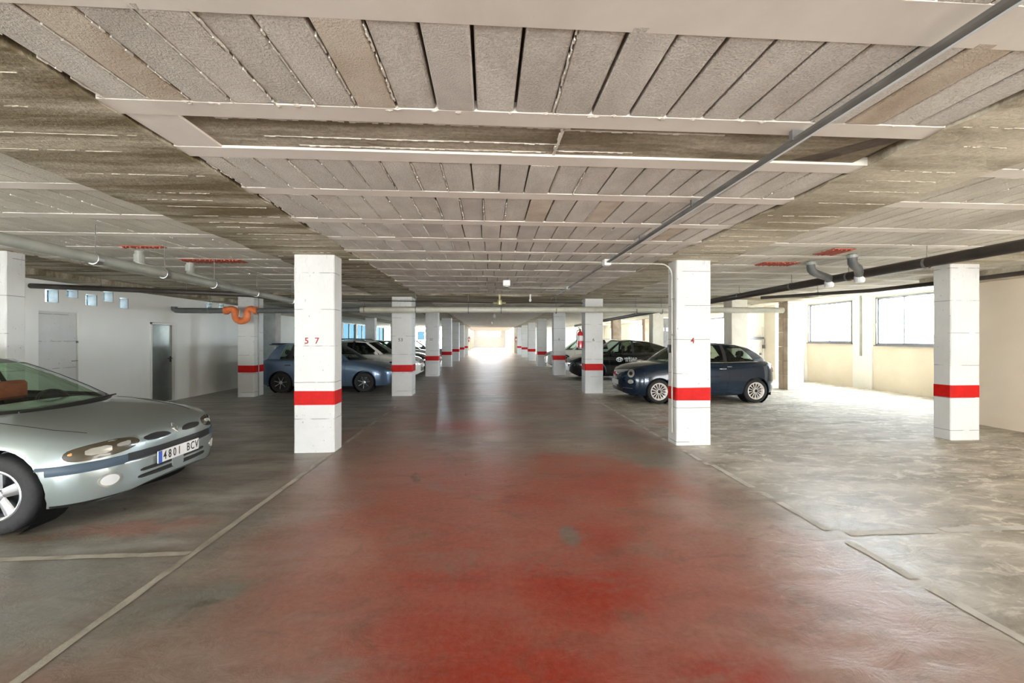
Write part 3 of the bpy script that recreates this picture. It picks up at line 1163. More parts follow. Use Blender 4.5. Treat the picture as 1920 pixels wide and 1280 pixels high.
# lumps where joints meet the joist
for i in range(26):
    x = r.uniform(-1.7, 2.3)
    bm = bmesh.new()
    bmesh.ops.create_icosphere(bm, subdivisions=1, radius=1)
    sx_, sy_ = r.uniform(.008, .028), r.uniform(.006, .016)
    rb.add_bm(bm, Matrix.Translation((x, 1.975 + r.uniform(-.01, .01), 2.722)) @ Matrix.Diagonal((sx_, sy_, .008, 1)))
tag(rb.build('squeezed_mortar', M['mortar'], ceil), kind='stuff')

# broken-open blocks showing red hollow brick
for (x0, x1, y0, y1, nm) in [(-4.50, -3.66, 5.84, 6.06, 0), (-4.6, -4.1, 5.05, 5.14, 0), (4.15, 4.72, 5.56, 5.80, 0), (4.42, 4.72, 4.68, 5.02, 0)]:
    hb = MB()
    hb.box(x0, y0, 2.713, x1, y1, 2.722)
    n = int((x1 - x0) / .055)
    for i in range(n):
        a = x0 + (x1 - x0) * i / n
        ww = r.uniform(.015, .03)
        j0, j1 = r.uniform(0, .04), r.uniform(0, .04)
        hb.box(a, y0 + j0, 2.700, a + ww, y1 - j1, 2.714)
    hb.build('exposed_brick', M['brick'], ceil)


# ------------------------------------------------------------------ pillars
def pillar(x0, y0, x1, y1, label, z=2.714, num=None, nmat='number', band=True, group=None, mat='pillar', nx=None, nsize=.085, bz=(.655, .845), zb=None):
    e = empty('pillar', ((x0 + x1) / 2, (y0 + y1) / 2, 0))
    tag(e, label, 'pillar', group, 'thing')
    hx, hy = (x1 - x0) / 2, (y1 - y0) / 2
    bm = bmesh.new()
    # uneven shaft: rings with slight wobble and chipped arrises
    r_ = random.Random(int(x0 * 100 + y0 * 10))
    rings = 15
    verts = []
    cc = .012
    for i in range(rings):
        zz = z * i / (rings - 1)
        w = lambda: r_.uniform(-.002, .002)
        pts = [(-hx + cc, -hy), (hx - cc, -hy), (hx, -hy + cc), (hx, hy - cc), (hx - cc, hy), (-hx + cc, hy), (-hx, hy - cc), (-hx, -hy + cc)]
        verts.append([bm.verts.new((a + w(), b_ + w(), zz)) for a, b_ in pts])
    for i in range(rings - 1):
        for j in range(8):
            bm.faces.new((verts[i][j], verts[i][(j + 1) % 8], verts[i + 1][(j + 1) % 8], verts[i + 1][j]))
    bm.faces.new(list(reversed(verts[0])))
    bm.faces.new(verts[-1])
    me = bpy.data.meshes.new('shaft')
    bm.to_mesh(me)
    bm.free()
    me.materials.append(M[mat])
    o = bpy.data.objects.new('shaft', me)
    C.objects.link(o)
    o.parent = e
    if band:
        b = MB()
        t = .0035
        pr = [(-hx + cc, -hy - t), (hx - cc, -hy - t), (hx + t, -hy + cc), (hx + t, hy - cc), (hx - cc, hy + t), (-hx + cc, hy + t), (-hx - t, hy - cc), (-hx - t, -hy + cc)]
        for zz in bz:
            b.v += [(a, c, zz + r_.uniform(-.003, .003)) for a, c in pr]
        b.f += [(j, (j + 1) % 8, 8 + (j + 1) % 8, 8 + j) for j in range(8)]
        b.build('red_band', M['red'], e)
    if num:
        text_row('stencilled_number', num, nsize * 1.4, M[nmat], e, ((nx if nx is not None else 0), -hy - .003, 1.53), 'x', .068, .001, .0015)
    # debris of render at the foot
    return e


LBL = {0: 'nearest left pillar, stencilled 57, white with a red band', 1: 'white pillar stencilled 53, second in the left row',
       2: 'white pillar stencilled 52, third in the left row', 3: 'bluish-white pillar fourth in the left row', 4: 'white pillar fifth in the left row along the lane',
       5: 'small distant pillar sixth in the left row', 6: 'last pillar of the left row beside the far opening'}
RBL = {0: 'nearest right pillar, stencilled 4, white with a red band', 1: 'white pillar stencilled 6 with the fire extinguisher on its side',
       2: 'white pillar third in the right row beside the white car', 3: 'white pillar fourth in the right row along the lane', 4: 'white pillar fifth in the right row along the lane',
       5: 'small distant pillar sixth in the right row', 6: 'last pillar of the right row beside the far opening'}
GL, GR = 'red-banded pillars left of the lane', 'red-banded pillars right of the lane'
ld = [(5.41, 5.68), (10.66, 11.2), (16.15, 16.6), (21.6, 22.05), (27.0, 27.5), (32.4, 32.9), (37.8, 38.3)]
nums = ['5 7', '53', '52', None, None, None, None]
for i, (a, b_) in enumerate(ld):
    pillar(-2.67, a, -2.13, b_, LBL[i], num=nums[i], nmat='number' if i == 0 else 'number_d', group=GL, nx=-.03)
rd = [(5.47, 5.74), (10.85, 11.28), (16.3, 16.7), (21.7, 22.1), (27.1, 27.5), (32.5, 32.9), (37.9, 38.3)]
nums = ['4', '6', '8', None, None, None, None]
for i, (a, b_) in enumerate(rd):
    pillar(2.73, a, 3.25, b_, RBL[i], num=nums[i], nmat='number' if i == 0 else 'number_d', group=GR, nx=-.02)
# outer rows
pillar(-6.85, 5.41, -6.33, 5.63, 'white pillar cut by the left edge of the photo, behind the silver car', group='pillars by the left wall')
tw = pillar(-6.74, 10.7, -6.32, 10.88, 'twin white pillar behind the orange pipe trap', group='pillars by the left wall')
h2 = MB().bbox(-.21, .115, 0, .205, .36, 2.714, .01).build('rear_shaft', M['pillar'], tw)
bb = MB().box(-.214, .111, .655, .209, .364, .845).build('red_band', M['red'], tw)
MB().tube([(.225, .10, 0), (.225, .10, 2.7)], .012, 8).build('drain_pipe', M['pipe_grey'], tw)
pillar(-8.95, 15.7, -8.45, 16.1, 'plain grey pillar behind the blue hatchback', band=False, group='far left pillars', mat='block_grey')
pillar(-6.85, 21.6, -6.33, 22.0, 'white pillar in front of the blue windows, above the white car', band=False, group='far left pillars')
pillar(-6.85, 27.0, -6.33, 27.4, 'second pillar in front of the blue windows', band=False, group='far left pillars')
pillar(-6.85, 32.4, -6.33, 32.8, 'grey distant pillar near the end of the left bays', band=False, group='far left pillars')
pillar(7.08, 5.5, 7.56, 5.74, 'white pillar with a red band beside the tan wall', group='outer right pillars')
pillar(7.08, 10.85, 7.56, 11.25, 'cream pillar rising behind the roof of the dark blue car', band=False, group='outer right pillars', mat='cream')
pillar(7.08, 16.3, 7.56, 16.7, 'cream pillar behind the rear of the black car', band=False, group='outer right pillars', mat='cream')
pillar(7.08, 21.7, 7.56, 22.1, 'tan pillar behind the roof of the black car', band=False, group='outer right pillars', mat='tan')
pillar(7.08, 27.1, 7.56, 27.5, 'distant tan pillar behind the second right pillar', band=False, group='outer right pillars', mat='tan')
# tan pillar by the windows: built of stacked lifts with a dark vertical joint
tp = empty('pillar', (9.33, 11.38, 0))
tag(tp, 'bare tan and cream pillar between the dark blue car and the windows', 'pillar', 'outer right pillars', 'thing')
zz = 0
i = 0
while zz < 2.7:
    h = min(.44, 2.714 - zz)
    MB().bbox(-.25 + (i % 2) * .003, -.18, zz + .003, .26, -.0, zz + h - .003, .008).build('concrete_lift', M['cream'], tp)
    MB().bbox(-.254, .02, zz + .003, .26, .20, zz + h - .003, .008).build('concrete_lift', M['tan'], tp)
    MB().bbox(-.262, -.175, zz + .003, -.251, -.01, zz + h - .003, .003).build('side_facing', M['tan'], tp)
    zz += h
    i += 1
for (yy, lb) in [(16.8, 'tan pillar by the store room, mostly hidden by the nearest right pillar'), (22.0, 'tan pillar in the distance left of the nearest right pillar'), (27.5, 'farthest tan pillar seen over the black car')]:
    pillar(9.07, yy, 9.55, yy + .4, lb, band=False, group='tan pillars of the window aisle', mat='tan')


# ------------------------------------------------------------------ pipes and services
def hangers(parent, pts, r, ztop=2.72, mat='steel_d'):
    for (x, y, z) in pts:
        hb = MB()
        hb.tube([(x, y, z + r), (x, y, ztop)], .004, 5)
        hb.lathe([(r + .003, -.015), (r + .006, -.015), (r + .006, .015), (r + .003, .015)], 16, 'y', (x, y, z))
        hb.build('hanger', M[mat], parent)


def arc(c, r, a0, a1, n, u, v):
    c, u, v = Vector(c), Vector(u), Vector(v)
    return [tuple(c + u * r * math.cos(a0 + (a1 - a0) * i / n) + v * r * math.sin(a0 + (a1 - a0) * i / n)) for i in range(n + 1)]


def yz(x, p0, p1, y):
    t = (y - p0[1]) / (p1[1] - p0[1])
    return (p0[0] + (p1[0] - p0[0]) * t, y, p0[2] + (p1[2] - p0[2]) * t)


# left grey drain
e = empty('drain_pipe', (-4.0, 0, 2.42))
tag(e, 'grey drain pipe hanging under the left bays, running away from the viewer', 'pipe')
A, B = (-4.0, -6, 2.50), (-3.98, 9.97, 2.295)
pp = MB().tube([(0, -6, .08), (.02, 9.97, -.125)], .052, 14)
pp.build('pipe_run', M['pipe_grey'], e, smooth=False, ang=40)
for yy in (4.13, 4.96, 5.81, 6.82, 8.0, 9.2):
    p = yz(0, A, B, yy)
    hangers(e, [(p[0] + 4.0, yy, p[2] - 2.42)], .052, .30)
    MB().lathe([(.054, -.03), (.062, -.028), (.062, .028), (.054, .03)], 14, 'y', (p[0] + 4, yy + .0, p[2] - 2.42)).build('coupling', M['steel'], e)
for (ex, ey) in ((-4.62, 5.35), (-4.5, 6.05)):
    j = yz(0, A, B, ey + .55)
    br = MB().tube([(ex + 4, ey, .30), (ex + 4, ey, .14), (ex + 4.03, ey + .03, .10), (ex + 4.08, ey + .08, .085), (j[0] + 4, j[1], j[2] - 2.42)], .048, 12)
    br.build('branch_pipe', M['pipe_grey'], e, ang=40)
    MB().lathe([(.05, -.05), (.058, -.05), (.058, .05), (.05, .05)], 14, 'z', (ex + 4, ey, .2)).build('coupling', M['pipe_grey'], e)

# left dark cross pipe
e = empty('drain_pipe', (-6, 7.2, 2.43))
tag(e, 'black pipe along the top of the white left wall, above the plastered doorway', 'pipe')
MB().tube([(-2.0, -.02, .055), (-.1, .1, .0), (1.6, .12, -.06), (1.98, .35, -.10)], .045, 12).build('pipe_run', M['pipe_brown'], e, ang=40)
hangers(e, [(-.9, .05, .025), (.5, .11, -.02)], .045, .28)

# cross pipe through the lane, with the orange trap
e = empty('drain_pipe', (0, 10.05, 2.33))
tag(e, 'long grey pipe crossing the lane under the ceiling from wall to wall', 'pipe')
MB().tube([(-7.85, 0, .03), (-7.85, 0, -.03), (-7.8, 0, -.06), (-7.7, 0, -.065), (-6.62, 0, -.062)], .068, 14).build('pipe_run', M['pipe_dark'], e, ang=40)
MB().tube([(-5.85, 0, -.062), (-3.3, 0, -.03)], .068, 14).build('pipe_run', M['pipe_dark'], e, ang=40)
MB().tube([(-3.3, 0, -.03), (2.4, 0, .0), (8.0, 0, .01)], .078, 16).build('pipe_run', M['pipe_pale'], e, ang=40)
for x in (-7.0, -4.6, -3.2, -1.9, -.55, .3, 1.75, 3.9, 4.6):
    MB().tube([(x, 0, .07), (x, 0, .39)], .005, 5).lathe([(.08, -.012), (.086, -.012), (.086, .012), (.08, .012)], 16, 'x', (x, 0, -.02 if x > -3.3 else -.05)).build('hanger', M['steel_d'], e)
e = empty('pipe_trap', (-6.24, 10.05, 2.27))
tag(e, 'orange U-shaped pipe trap in front of the twin pillar', 'pipe trap')
tr = [(-.40, 0, 0.0), (-.34, 0, .02)] + arc((-.24, 0, -.06), .10, PI * .8, PI * .15, 5, (1, 0, 0), (0, 0, 1))
tr += arc((0, 0, -.12), .145, PI * 1.02, PI * 1.98, 10, (1, 0, 0), (0, 0, 1))
tr += arc((.24, 0, -.06), .10, PI * .85, PI * .2, 5, (1, 0, 0), (0, 0, 1)) + [(.34, 0, .02), (.40, 0, 0)]
MB().tube(tr, .082, 16).build('trap_bend', M['orange'], e, ang=50)
for x in (-.36, .36):
    MB().lathe([(.088, -.04), (.098, -.03), (.098, .03), (.088, .04)], 16, 'x', (x, 0, 0)).build('collar', M['orange'], e)
MB().tube([(0, -.06, .02), (0, -.10, -.16)], .012, 6).build('strap', M['pipe_pale'], e)

# right brown drain
e = empty('drain_pipe', (5.42, 0, 2.5))
tag(e, 'dark brown drain pipe hanging under the right bays, running away from the viewer', 'pipe')
MB().tube([(0, -6, .06), (0, 6, .0), (-.02, 24, -.12)], .064, 14).build('pipe_run', M['pipe_brown'], e, ang=40)
for yy in (4.46, 5.5, 6.6, 8.05, 9.8):
    hangers(e, [(0, yy, .0)], .064, .215)
for (bx, by) in ((4.82, 5.5), (4.98, 5.0)):
    jy = by + .28
    br = MB().tube([(bx - 5.42, by, .23), (bx - 5.42, by, .15), (bx - 5.40, by + .02, .11), (bx - 5.34, by + .05, .075), (bx - 5.24, by + .10, .055),
                    (-.10, jy - .04, .02), (-.05, jy, -.02), (-.04, jy + .01, -.08)], .055, 12)
    br.build('branch_pipe', M['pipe_dark'], e, ang=40)
    MB().lathe([(.0, -.125), (.05, -.122), (.062, -.10), (.062, -.03)], 14, 'z', (-.04, jy + .01, 0)).build('clean_out_cap', M['plate_grey'], e)
    MB().lathe([(.057, -.02), (.066, -.02), (.066, .02), (.057, .02)], 14, 'z', (bx - 5.42, by, .19)).build('coupling', M['pipe_grey'], e)

# thin pipe along the window aisle
e = empty('water_pipe', (7.62, 0, 2.5))
tag(e, 'thin brown pipe running below the ceiling behind the banded pillar on the right', 'pipe')
MB().tube([(.0, -2, .03), (.0, 5.6, .0), (-.35, 6.9, -.02), (-1.6, 8.2, -.03)], .035, 10).build('pipe_run', M['pipe_brown'], e, ang=40)
hangers(e, [(-.9, 7.5, -.02), (0, 4.9, 0)], .035, .21)

# conduit along the lane ceiling, and its branches
e = empty('cable_tray', (1.70, 0, 2.66))
tag(e, 'galvanised cable tray running along the lane ceiling to the junction box', 'cable tray')
MB().box(-.022, -5, -.005, .018, 5.42, .012).build('tray_body', M['steel_d'], e)
MB().box(.018, -5, -.012, .026, 5.42, .016).build('tray_edge', M['plate_grey'], e)
for yy in (1.0, 2.04, 3.1, 4.2, 5.2):
    MB().box(-.03, yy - .012, .0, .034, yy + .012, .055).build('bracket', M['steel_d'], e)
e = empty('conduit', (1.70, 5.5, 2.66))
tag(e, 'thin conduit continuing down the lane ceiling beyond the junction box', 'conduit')
MB().tube([(0, .05, 0), (0, 3.0, 0), (.0, 5.0, 0)], .016, 8).build('conduit_run', M['steel_d'], e)
MB().tube([(0, 2.77, 0), (-1.35, 2.77, .0)], .010, 8).build('conduit_branch', M['pipe_pale'], e)
MB().box(-.03, 2.72, -.02, .03, 2.82, .03).build('junction_box', M['white'], e)
e = empty('junction_box', (1.70, 5.50, 2.66))
tag(e, 'small white junction box at the end of the cable tray', 'box')
MB().bbox(-.05, -.06, -.035, .05, .05, .05, .006).build('box_body', M['white'], e)
MB().bbox(-.04, -.05, -.04, .04, .04, -.034, .003).build('box_lid', M['white'], e)
e = empty('conduit', (1.75, 5.55, 2.67))
tag(e, 'white conduit curving from the junction box down the side of the nearest right pillar', 'conduit')
MB().tube([(0, 0, 0), (.65, 0, 0)] + arc((.78, 0, -.17), .17, PI * .5, 0, 6, (1, 0, 0), (0, 0, 1))[1:] + [(.952, 0, -1.35), (.952, 0, -2.5)], .011, 8).build('conduit_run', M['pipe_pale'], e, ang=40)
for zz in (-.52, -1.05):
    MB().box(.945, -.02, zz - .01, .98, .02, zz + .01).build('clip', M['steel_d'], e)
e = empty('conduit', (-1.4, 5.6, 2.69))
tag(e, 'thin pale conduit crossing the lane ceiling from the left pillar to the junction box', 'conduit')
MB().tube([(-.6, 0, 0), (3.05, -.02, 0)], .010, 8).build('conduit_run', M['pipe_pale'], e)
for x in (.5, 1.4, 2.3):
    MB().box(x - .012, -.018, -.005, x + .012, .018, .03).build('clip', M['steel_d'], e)
e = empty('switch_box', (2.716, 5.635, 1.41))
tag(e, 'small black switch on the inner side of the nearest right pillar', 'switch')
MB().bbox(-.03, -.035, -.06, .012, .035, .06, .005).build('switch_body', M['black'], e)
MB().box(-.036, -.015, -.02, -.03, .015, .02).build('rocker', M['steel_d'], e)

# ceiling luminaire box and small lamps down the lane
e = empty('ceiling_lamp', (.33, 7.55, 2.64))
tag(e, 'boxy white ceiling lamp over the middle of the lane', 'lamp')
MB().bbox(-.07, -.12, -.05, .07, .12, .06, .01).build('lamp_housing', M['white'], e)
MB().bbox(-.055, -.105, -.075, .055, .105, -.05, .01).build('lamp_lens', M['steel'], e)
MB().box(-.05, .14, .0, .05, .5, .05).build('ballast', M['pipe_pale'], e)
e = empty('stop_valve', (.25, 9.7, 2.48))
tag(e, 'brass valve on the thin pipes above the cross pipe', 'valve')
brass = flat('aged_brass', (0.50, 0.46, 0.25), 0.35, 0.5)
MB().lathe([(0, -.07), (.05, -.06), (.062, 0), (.05, .06), (0, .07)], 14, 'z').build('valve_body', brass, e, ang=50)
MB().tube([(0, 0, 0), (0, 0, .17)], .024, 8).lathe([(0, .155), (.045, .155), (.045, .20), (0, .20)], 12, 'z').build('valve_stem', brass, e)
MB().tube([(-.16, 0, -.02), (.16, 0, -.02)], .026, 8).build('valve_arm', brass, e)
MB().tube([(-3.6, .3, .06), (-1.2, .25, .03), (0, 0, -.02), (1.6, .25, .02), (2.2, .3, .02)], .013, 8).build('feed_pipe', M['pipe_brown'], e)
for (x, y, zz, lb) in [(.22, 17.3, 2.58, 'small white bulb lamp hanging over the lane'), (.15, 26, 2.62, 'distant tiny lamp over the lane'), (1.05, 9.9, 2.56, 'small white sensor under the ceiling right of the valve')]:
    e = empty('ceiling_lamp', (x, y, zz))
    tag(e, lb, 'lamp')
    s_ = .07 if y > 12 else .035
    MB().lathe([(0, -s_ * 1.3), (s_ * .7, -s_), (s_, 0), (s_ * .6, s_), (.02, s_ * 1.2), (.02, 2.73 - zz)], 12, 'z').build('bulb', M['white'], e, ang=50)
    MB().lathe([(.0, 2.71 - zz), (.04, 2.71 - zz), (.04, 2.73 - zz)], 10, 'z').build('lamp_base', M['pipe_pale'], e)


# fire extinguishers
def extinguisher(loc, label, s=1.0, rot=0):
    e = empty('fire_extinguisher', loc, rot)
    e.scale = (s, s, s)
    tag(e, label, 'fire extinguisher', 'fire extinguishers on the pillars')
    MB().lathe([(0, -.25), (.07, -.25), (.085, -.235), (.085, .14), (.07, .19), (.03, .225), (.025, .26), (0, .26)], 20, 'z').build('cylinder', M['ext_red'], e, ang=40)
    MB().lathe([(.087, -.05), (.087, .1)], 20, 'z').build('label_band', M['plate_grey'], e)
    MB().box(-.02, -.02, .25, .02, .02, .29).tube([(0, 0, .29), (-.05, -.05, .32), (-.08, -.08, .33)], .01, 6).tube([(0, 0, .28), (-.06, -.06, .285)], .008, 6).build('valve_handle', M['black'], e)
    MB().tube([(-.02, 0, .27), (-.09, 0, .24), (-.11, 0, .1), (-.10, 0, -.15)], .012, 8).build('hose', M['black'], e, ang=50)
    MB().box(.07, -.03, .05, .1105, .03, .12).build('bracket', M['steel_d'], e)
    return e


extinguisher((2.6195, 10.98, 1.55), 'red fire extinguisher on the side of the pillar stencilled 6')
extinguisher((-2.0195, 37.9, 1.5), 'tiny distant extinguisher on the last left pillar', 1.0, PI)
extinguisher((2.6195, 38.0, 1.5), 'tiny distant extinguisher on the last right pillar')


# ------------------------------------------------------------------ cars
def interp(pts, x):
    """monotone-ish cubic through control points"""
    xs = [p[0] for p in pts]
    ys = [p[1] for p in pts]
    if x <= xs[0]:
        return ys[0]
    if x >= xs[-1]:
        return ys[-1]
    n = len(xs)
    d = [(ys[i + 1] - ys[i]) / (xs[i + 1] - xs[i]) for i in range(n - 1)]
    m = [d[0]] + [0 if d[i - 1] * d[i] <= 0 else 2 * d[i - 1] * d[i] / (d[i - 1] + d[i]) for i in range(1, n - 1)] + [d[-1]]
    for i in range(n - 1):
        if x <= xs[i + 1]:
            h = xs[i + 1] - xs[i]
            t = (x - xs[i]) / h
            return (ys[i] * (2 * t ** 3 - 3 * t * t + 1) + m[i] * h * (t ** 3 - 2 * t * t + t) + ys[i + 1] * (-2 * t ** 3 + 3 * t * t) + m[i + 1] * h * (t ** 3 - t * t))
    return ys[-1]


def resample(pts, n, closed=True):
    P = [Vector(p) for p in pts]
    if closed:
        P.append(P[0])
    L = [0]
    for i in range(1, len(P)):
        L.append(L[-1] + (P[i] - P[i - 1]).length)
    out = []
    for k_ in range(n if closed else n + 1):
        t = L[-1] * k_ / n
        for i in range(1, len(P)):
            if t <= L[i] + 1e-9:
                u = (t - L[i - 1]) / max(1e-9, L[i] - L[i - 1])
                out.append(P[i - 1].lerp(P[i], u))
                break
    return out


def rounded(pts, k_=2):
    """Chaikin corner cutting"""
    P = [Vector(p) for p in pts]
    for _ in range(k_):
        Q = []
        for i in range(len(P)):
            a, b_ = P[i], P[(i + 1) % len(P)]
            Q += [a.lerp(b_, .22), a.lerp(b_, .78)]
        P = Q
    return [tuple(p) for p in P]


class Car:
    """local frame: nose at x=0, tail at x=-L, y to the left, z up"""

    def __init__(s, label, kind, loc, rz, sp, group=None):
        s.sp = sp
        s.e = empty(kind, loc, rz)
        tag(s.e, label, 'car', group)
        s.body()
        s.cabin()
        s.wheels()

    def hw(s, x):
        sp = s.sp
        L, W = sp['L'], sp['W'] / 2
        dn, dt = sp['nose_r'], sp['tail_r']
        n = sp.get('n', 2.6)
        w = W
        if x > -dn:
            t = (x + dn) / dn
            w = W * max(0, 1 - t ** n) ** (1 / n)
        elif x < -L + dt:
            t = (-L + dt - x) / dt
            w = W * max(0, 1 - t ** sp.get('nt', 3.2)) ** (1 / sp.get('nt', 3.2))
        return w

    def body(s):
        sp = s.sp
        L = sp['L']
        xs = set()
        N_ = 46
        for i in range(N_ + 1):
            xs.add(-L * i / N_)
        for i in range(1, 12):
            xs.add(-sp['nose_r'] * (1 - math.cos(PI / 2 * i / 12)))
            xs.add(-L + sp['tail_r'] * (1 - math.cos(PI / 2 * i / 12)))
        xs = sorted(xs)
        ok = [xs[0]]
        for x in xs[1:]:
            if x - ok[-1] > .004:
                ok.append(x)
        xs = ok
        top, bot = sp['top'], sp['bot']
        side = sp.get('side', [(1.0, .55), (.992, .35), (.975, .15)])
        V = []
        Fc = []
        ring = None
        cr = sp.get('crown', .03)
        for x in xs:
            zt, zb = interp(top, x), interp(bot, x)
            w = max(.004, s.hw(x))
            h = zt - zb
            r1 = min(sp.get('shoulder', .11), h * .35)
            half = [(0, zt + cr), (.25, zt + cr * .94), (.5, zt + cr * .75), (.72, zt + cr * .42), (.86, zt + .0), (.925, zt - r1 * .22), (.965, zt - r1 * .6), (.988, zt - r1 * 1.15)]
            for (f, q) in side:
                half.append((f, zb + h * q))
            half += [(.94, zb + .015), (.90, zb), (.5, zb), (0, zb)]
            pts = [(x, f * w, z) for f, z in half] + [(x, -f * w, z) for f, z in reversed(half[1:-1])]
            if ring is None:
                ring = len(pts)
            V += pts
        n = len(xs)
        for i in range(n - 1):
            for j in range(ring):
                a = i * ring + j
                b_ = i * ring + (j + 1) % ring
                Fc.append((a, b_, b_ + ring, a + ring))
        Fc.append(tuple(reversed(range(ring))))
        Fc.append(tuple((n - 1) * ring + j for j in range(ring)))
        o = mesh_obj('body', V, Fc, sp['paint'], s.e)
        bm = bmesh.new()
        bm.from_mesh(o.data)
        bmesh.ops.recalc_face_normals(bm, faces=bm.faces)
        bm.to_mesh(o.data)
        bm.free()
        # wheel arches
        W = sp['W'] / 2
        cm = MB()
        s.ax = [-sp['fo'], -sp['fo'] - sp['wb']]
        R = sp['R']
        for ax in s.ax:
            for sg in (-1, 1):
                ra = R + sp.get('arch', .045)
                k_ = len(cm.v)
                seg = 28
                for yy in (sg * (W - .28), sg * (W + .3)):
                    for j in range(seg):
                        a = 2 * PI * j / seg
                        cm.v.append((ax + ra * math.cos(a), yy, R + .005 + ra * math.sin(a)))
                for j in range(seg):
                    cm.f.append((k_ + j, k_ + (j + 1) % seg, k_ + seg + (j + 1) % seg, k_ + seg + j))
                cm.f.append(tuple(k_ + j for j in reversed(range(seg))))
                cm.f.append(tuple(k_ + seg + j for j in range(seg)))
        par = s.e
        o.parent = None
        cut(o, cm)
        o.parent = par
        me = o.data
        s.bvh = BVHTree.FromPolygons([v.co.copy() for v in me.vertices], [tuple(p.vertices) for p in me.polygons])
        # open the top under the glasshouse
        bm = bmesh.new()
        bm.from_mesh(me)
        x1, x0 = sp['cab'][0], sp['cab'][1]
        kill = []
        for f in bm.faces:
            c = f.calc_center_median()
            f.normal_update()
            if x0 < c.x < x1 and abs(c.y) < .80 * s.hw(c.x) and f.normal.z > .7 and c.z > sp['R'] * 2:
                kill.append(f)
        bmesh.ops.delete(bm, geom=kill, context='FACES')
        bm.to_mesh(me)
        bm.free()
        smooth_by_angle(o, 32)
        s.body_o = o
        # liners
        for ax in s.ax:
            for sg in (-1, 1):
                lb = MB()
                lb.lathe([(R + .042, -.29), (R + .042, -.03)] if sg < 0 else [(R + .042, .03), (R + .042, .29)], 24, 'y', (ax, sg * (W) - (0 if sg < 0 else .32) + (.32 if sg < 0 else 0) * 1, R + .005))
                # keep only the part above the sill
                lb.build('wheel_arch_liner', M['under'], s.e)
        MB().box(-L + .25, -W * .8, .14 + .03, -.3, W * .8, .30).build('underbody', M['under'], s.e)

    def cabin(s):
        sp = s.sp
        keys = sp['keys']  # (bx, by, tx, ty, tz, segtype to next)
        half = []
        typ = []
        nsub = 5
        K = len(keys)

        def cat(p0, p1, p2, p3, t):
            return .5 * ((2 * p1) + (p2 - p0) * t + (2 * p0 - 5 * p1 + 4 * p2 - p3) * t * t + (3 * p1 - p0 - 3 * p2 + p3) * t ** 3)

        arr = np.array([k_[:5] for k_ in keys], float)
        # mirrored neighbours at both ends keep the windshield square to the centreline
        first = arr[1].copy()
        first[1] *= -1
        first[3] *= -1
        last = arr[-2].copy()
        last[1] *= -1
        last[3] *= -1
        ext = np.vstack([first, arr, last])
        for i in range(K - 1):
            for q in range(nsub):
                t = q / nsub
                seg_t = keys[i][5]
                if seg_t.startswith('pillar') or keys[i + 1][5] == 'x' and False:
                    v = arr[i] * (1 - t) + arr[i + 1] * t
                else:
                    v = cat(ext[i], ext[i + 1], ext[i + 2], ext[i + 3], t)
                half.append(v)
                typ.append((i, seg_t))
        half.append(arr[-1])
        n = len(half)
        trow = [0, sp.get('t0', .05), .3, .6, .8, sp.get('t1', .93), 1]
        bulge = sp.get('bulge', .03)

        def pt(v, t, sg, inset=0.0):
            bx, by, tx, ty, tz = v
            bz = interp(sp['top'], bx) + sp.get('crown', .03) * (1 - min(1, abs(by) / max(.1, s.hw(bx))) ** 2) * .9 - .012 + sp.get('belt_up', 0) * (0)
            bz = max(bz, sp.get('belt_min', 0))
            x = bx + (tx - bx) * t
            y_ = by + (ty - by) * t
            z = bz + (tz - bz) * t
            # bulge outward from the cabin centre
            cx = sp['cabc']
            d = Vector((x - cx, y_ * 1.6, 0))
            if d.length > 1e-6:
                d.normalize()
            bb_ = bulge * math.sin(PI * t) - inset
            return Vector((x + d.x * bb_, sg * (y_ + d.y * bb_), z + bb_ * .3))

        V = []
        Fc = []
        mats = []
        idx = {}
        for sg in (1, -1):
            for i in range(n):
                for j, t in enumerate(trow):
                    idx[(sg, i, j)] = len(V)
                    V.append(pt(half[i], t, sg))
            for i in range(n - 1):
                seg_t = typ[i][1]
                for j in range(len(trow) - 1):
                    if seg_t.startswith('glass') and 1 <= j <= 4:
                        continue
                    q = (idx[(sg, i, j)], idx[(sg, i + 1, j)], idx[(sg, i + 1, j + 1)], idx[(sg, i, j + 1)])
                    Fc.append(q)
                    mats.append(1 if ('black' in seg_t or (seg_t.startswith('glass') and j != len(trow) - 2 and sp.get('black_trim', True))) else 0)
        # roof skin
        T = len(trow) - 1
        rows = 6
        rv = {}
        rc = sp.get('roof_crown', .05)
        for i in range(n):
            a = V[idx[(1, i, T)]]
            b_ = V[idx[(-1, i, T)]]
            for q in range(rows + 1):
                u = q / rows
                p = a.lerp(b_, u)
                # crown fades at the front and rear edge
                fade = min(1, a.y / max(.05, sp['roofw']))
                p.z += rc * (1 - (2 * u - 1) ** 2) * fade
                if q == 0:
                    rv[(i, q)] = idx[(1, i, T)]
                elif q == rows:
                    rv[(i, q)] = idx[(-1, i, T)]
                else:
                    rv[(i, q)] = len(V)
                    V.append(p)
        for i in range(n - 1):
            for q in range(rows):
                Fc.append((rv[(i, q)], rv[(i, q + 1)], rv[(i + 1, q + 1)], rv[(i + 1, q)]))
                mats.append(2 if sp.get('roof_mat') else 0)
        o = mesh_obj('roof', V, Fc, sp['paint'], s.e)
        o.data.materials.append(M['black'])
        o.data.materials.append(sp.get('roof_mat') or sp['paint'])
        o.data.polygons.foreach_set('material_index', mats)
        bm = bmesh.new()
        bm.from_mesh(o.data)
        bmesh.ops.remove_doubles(bm, verts=bm.verts, dist=.0008)
        bmesh.ops.recalc_face_normals(bm, faces=bm.faces)
        bm.to_mesh(o.data)
        bm.free()
        smooth_by_angle(o, 40)
        # panes
        segs = {}
        for i, (kk, st) in enumerate(typ):
            if st.startswith('glass'):
                segs.setdefault((kk, st), []).append(i)
        groups = {}
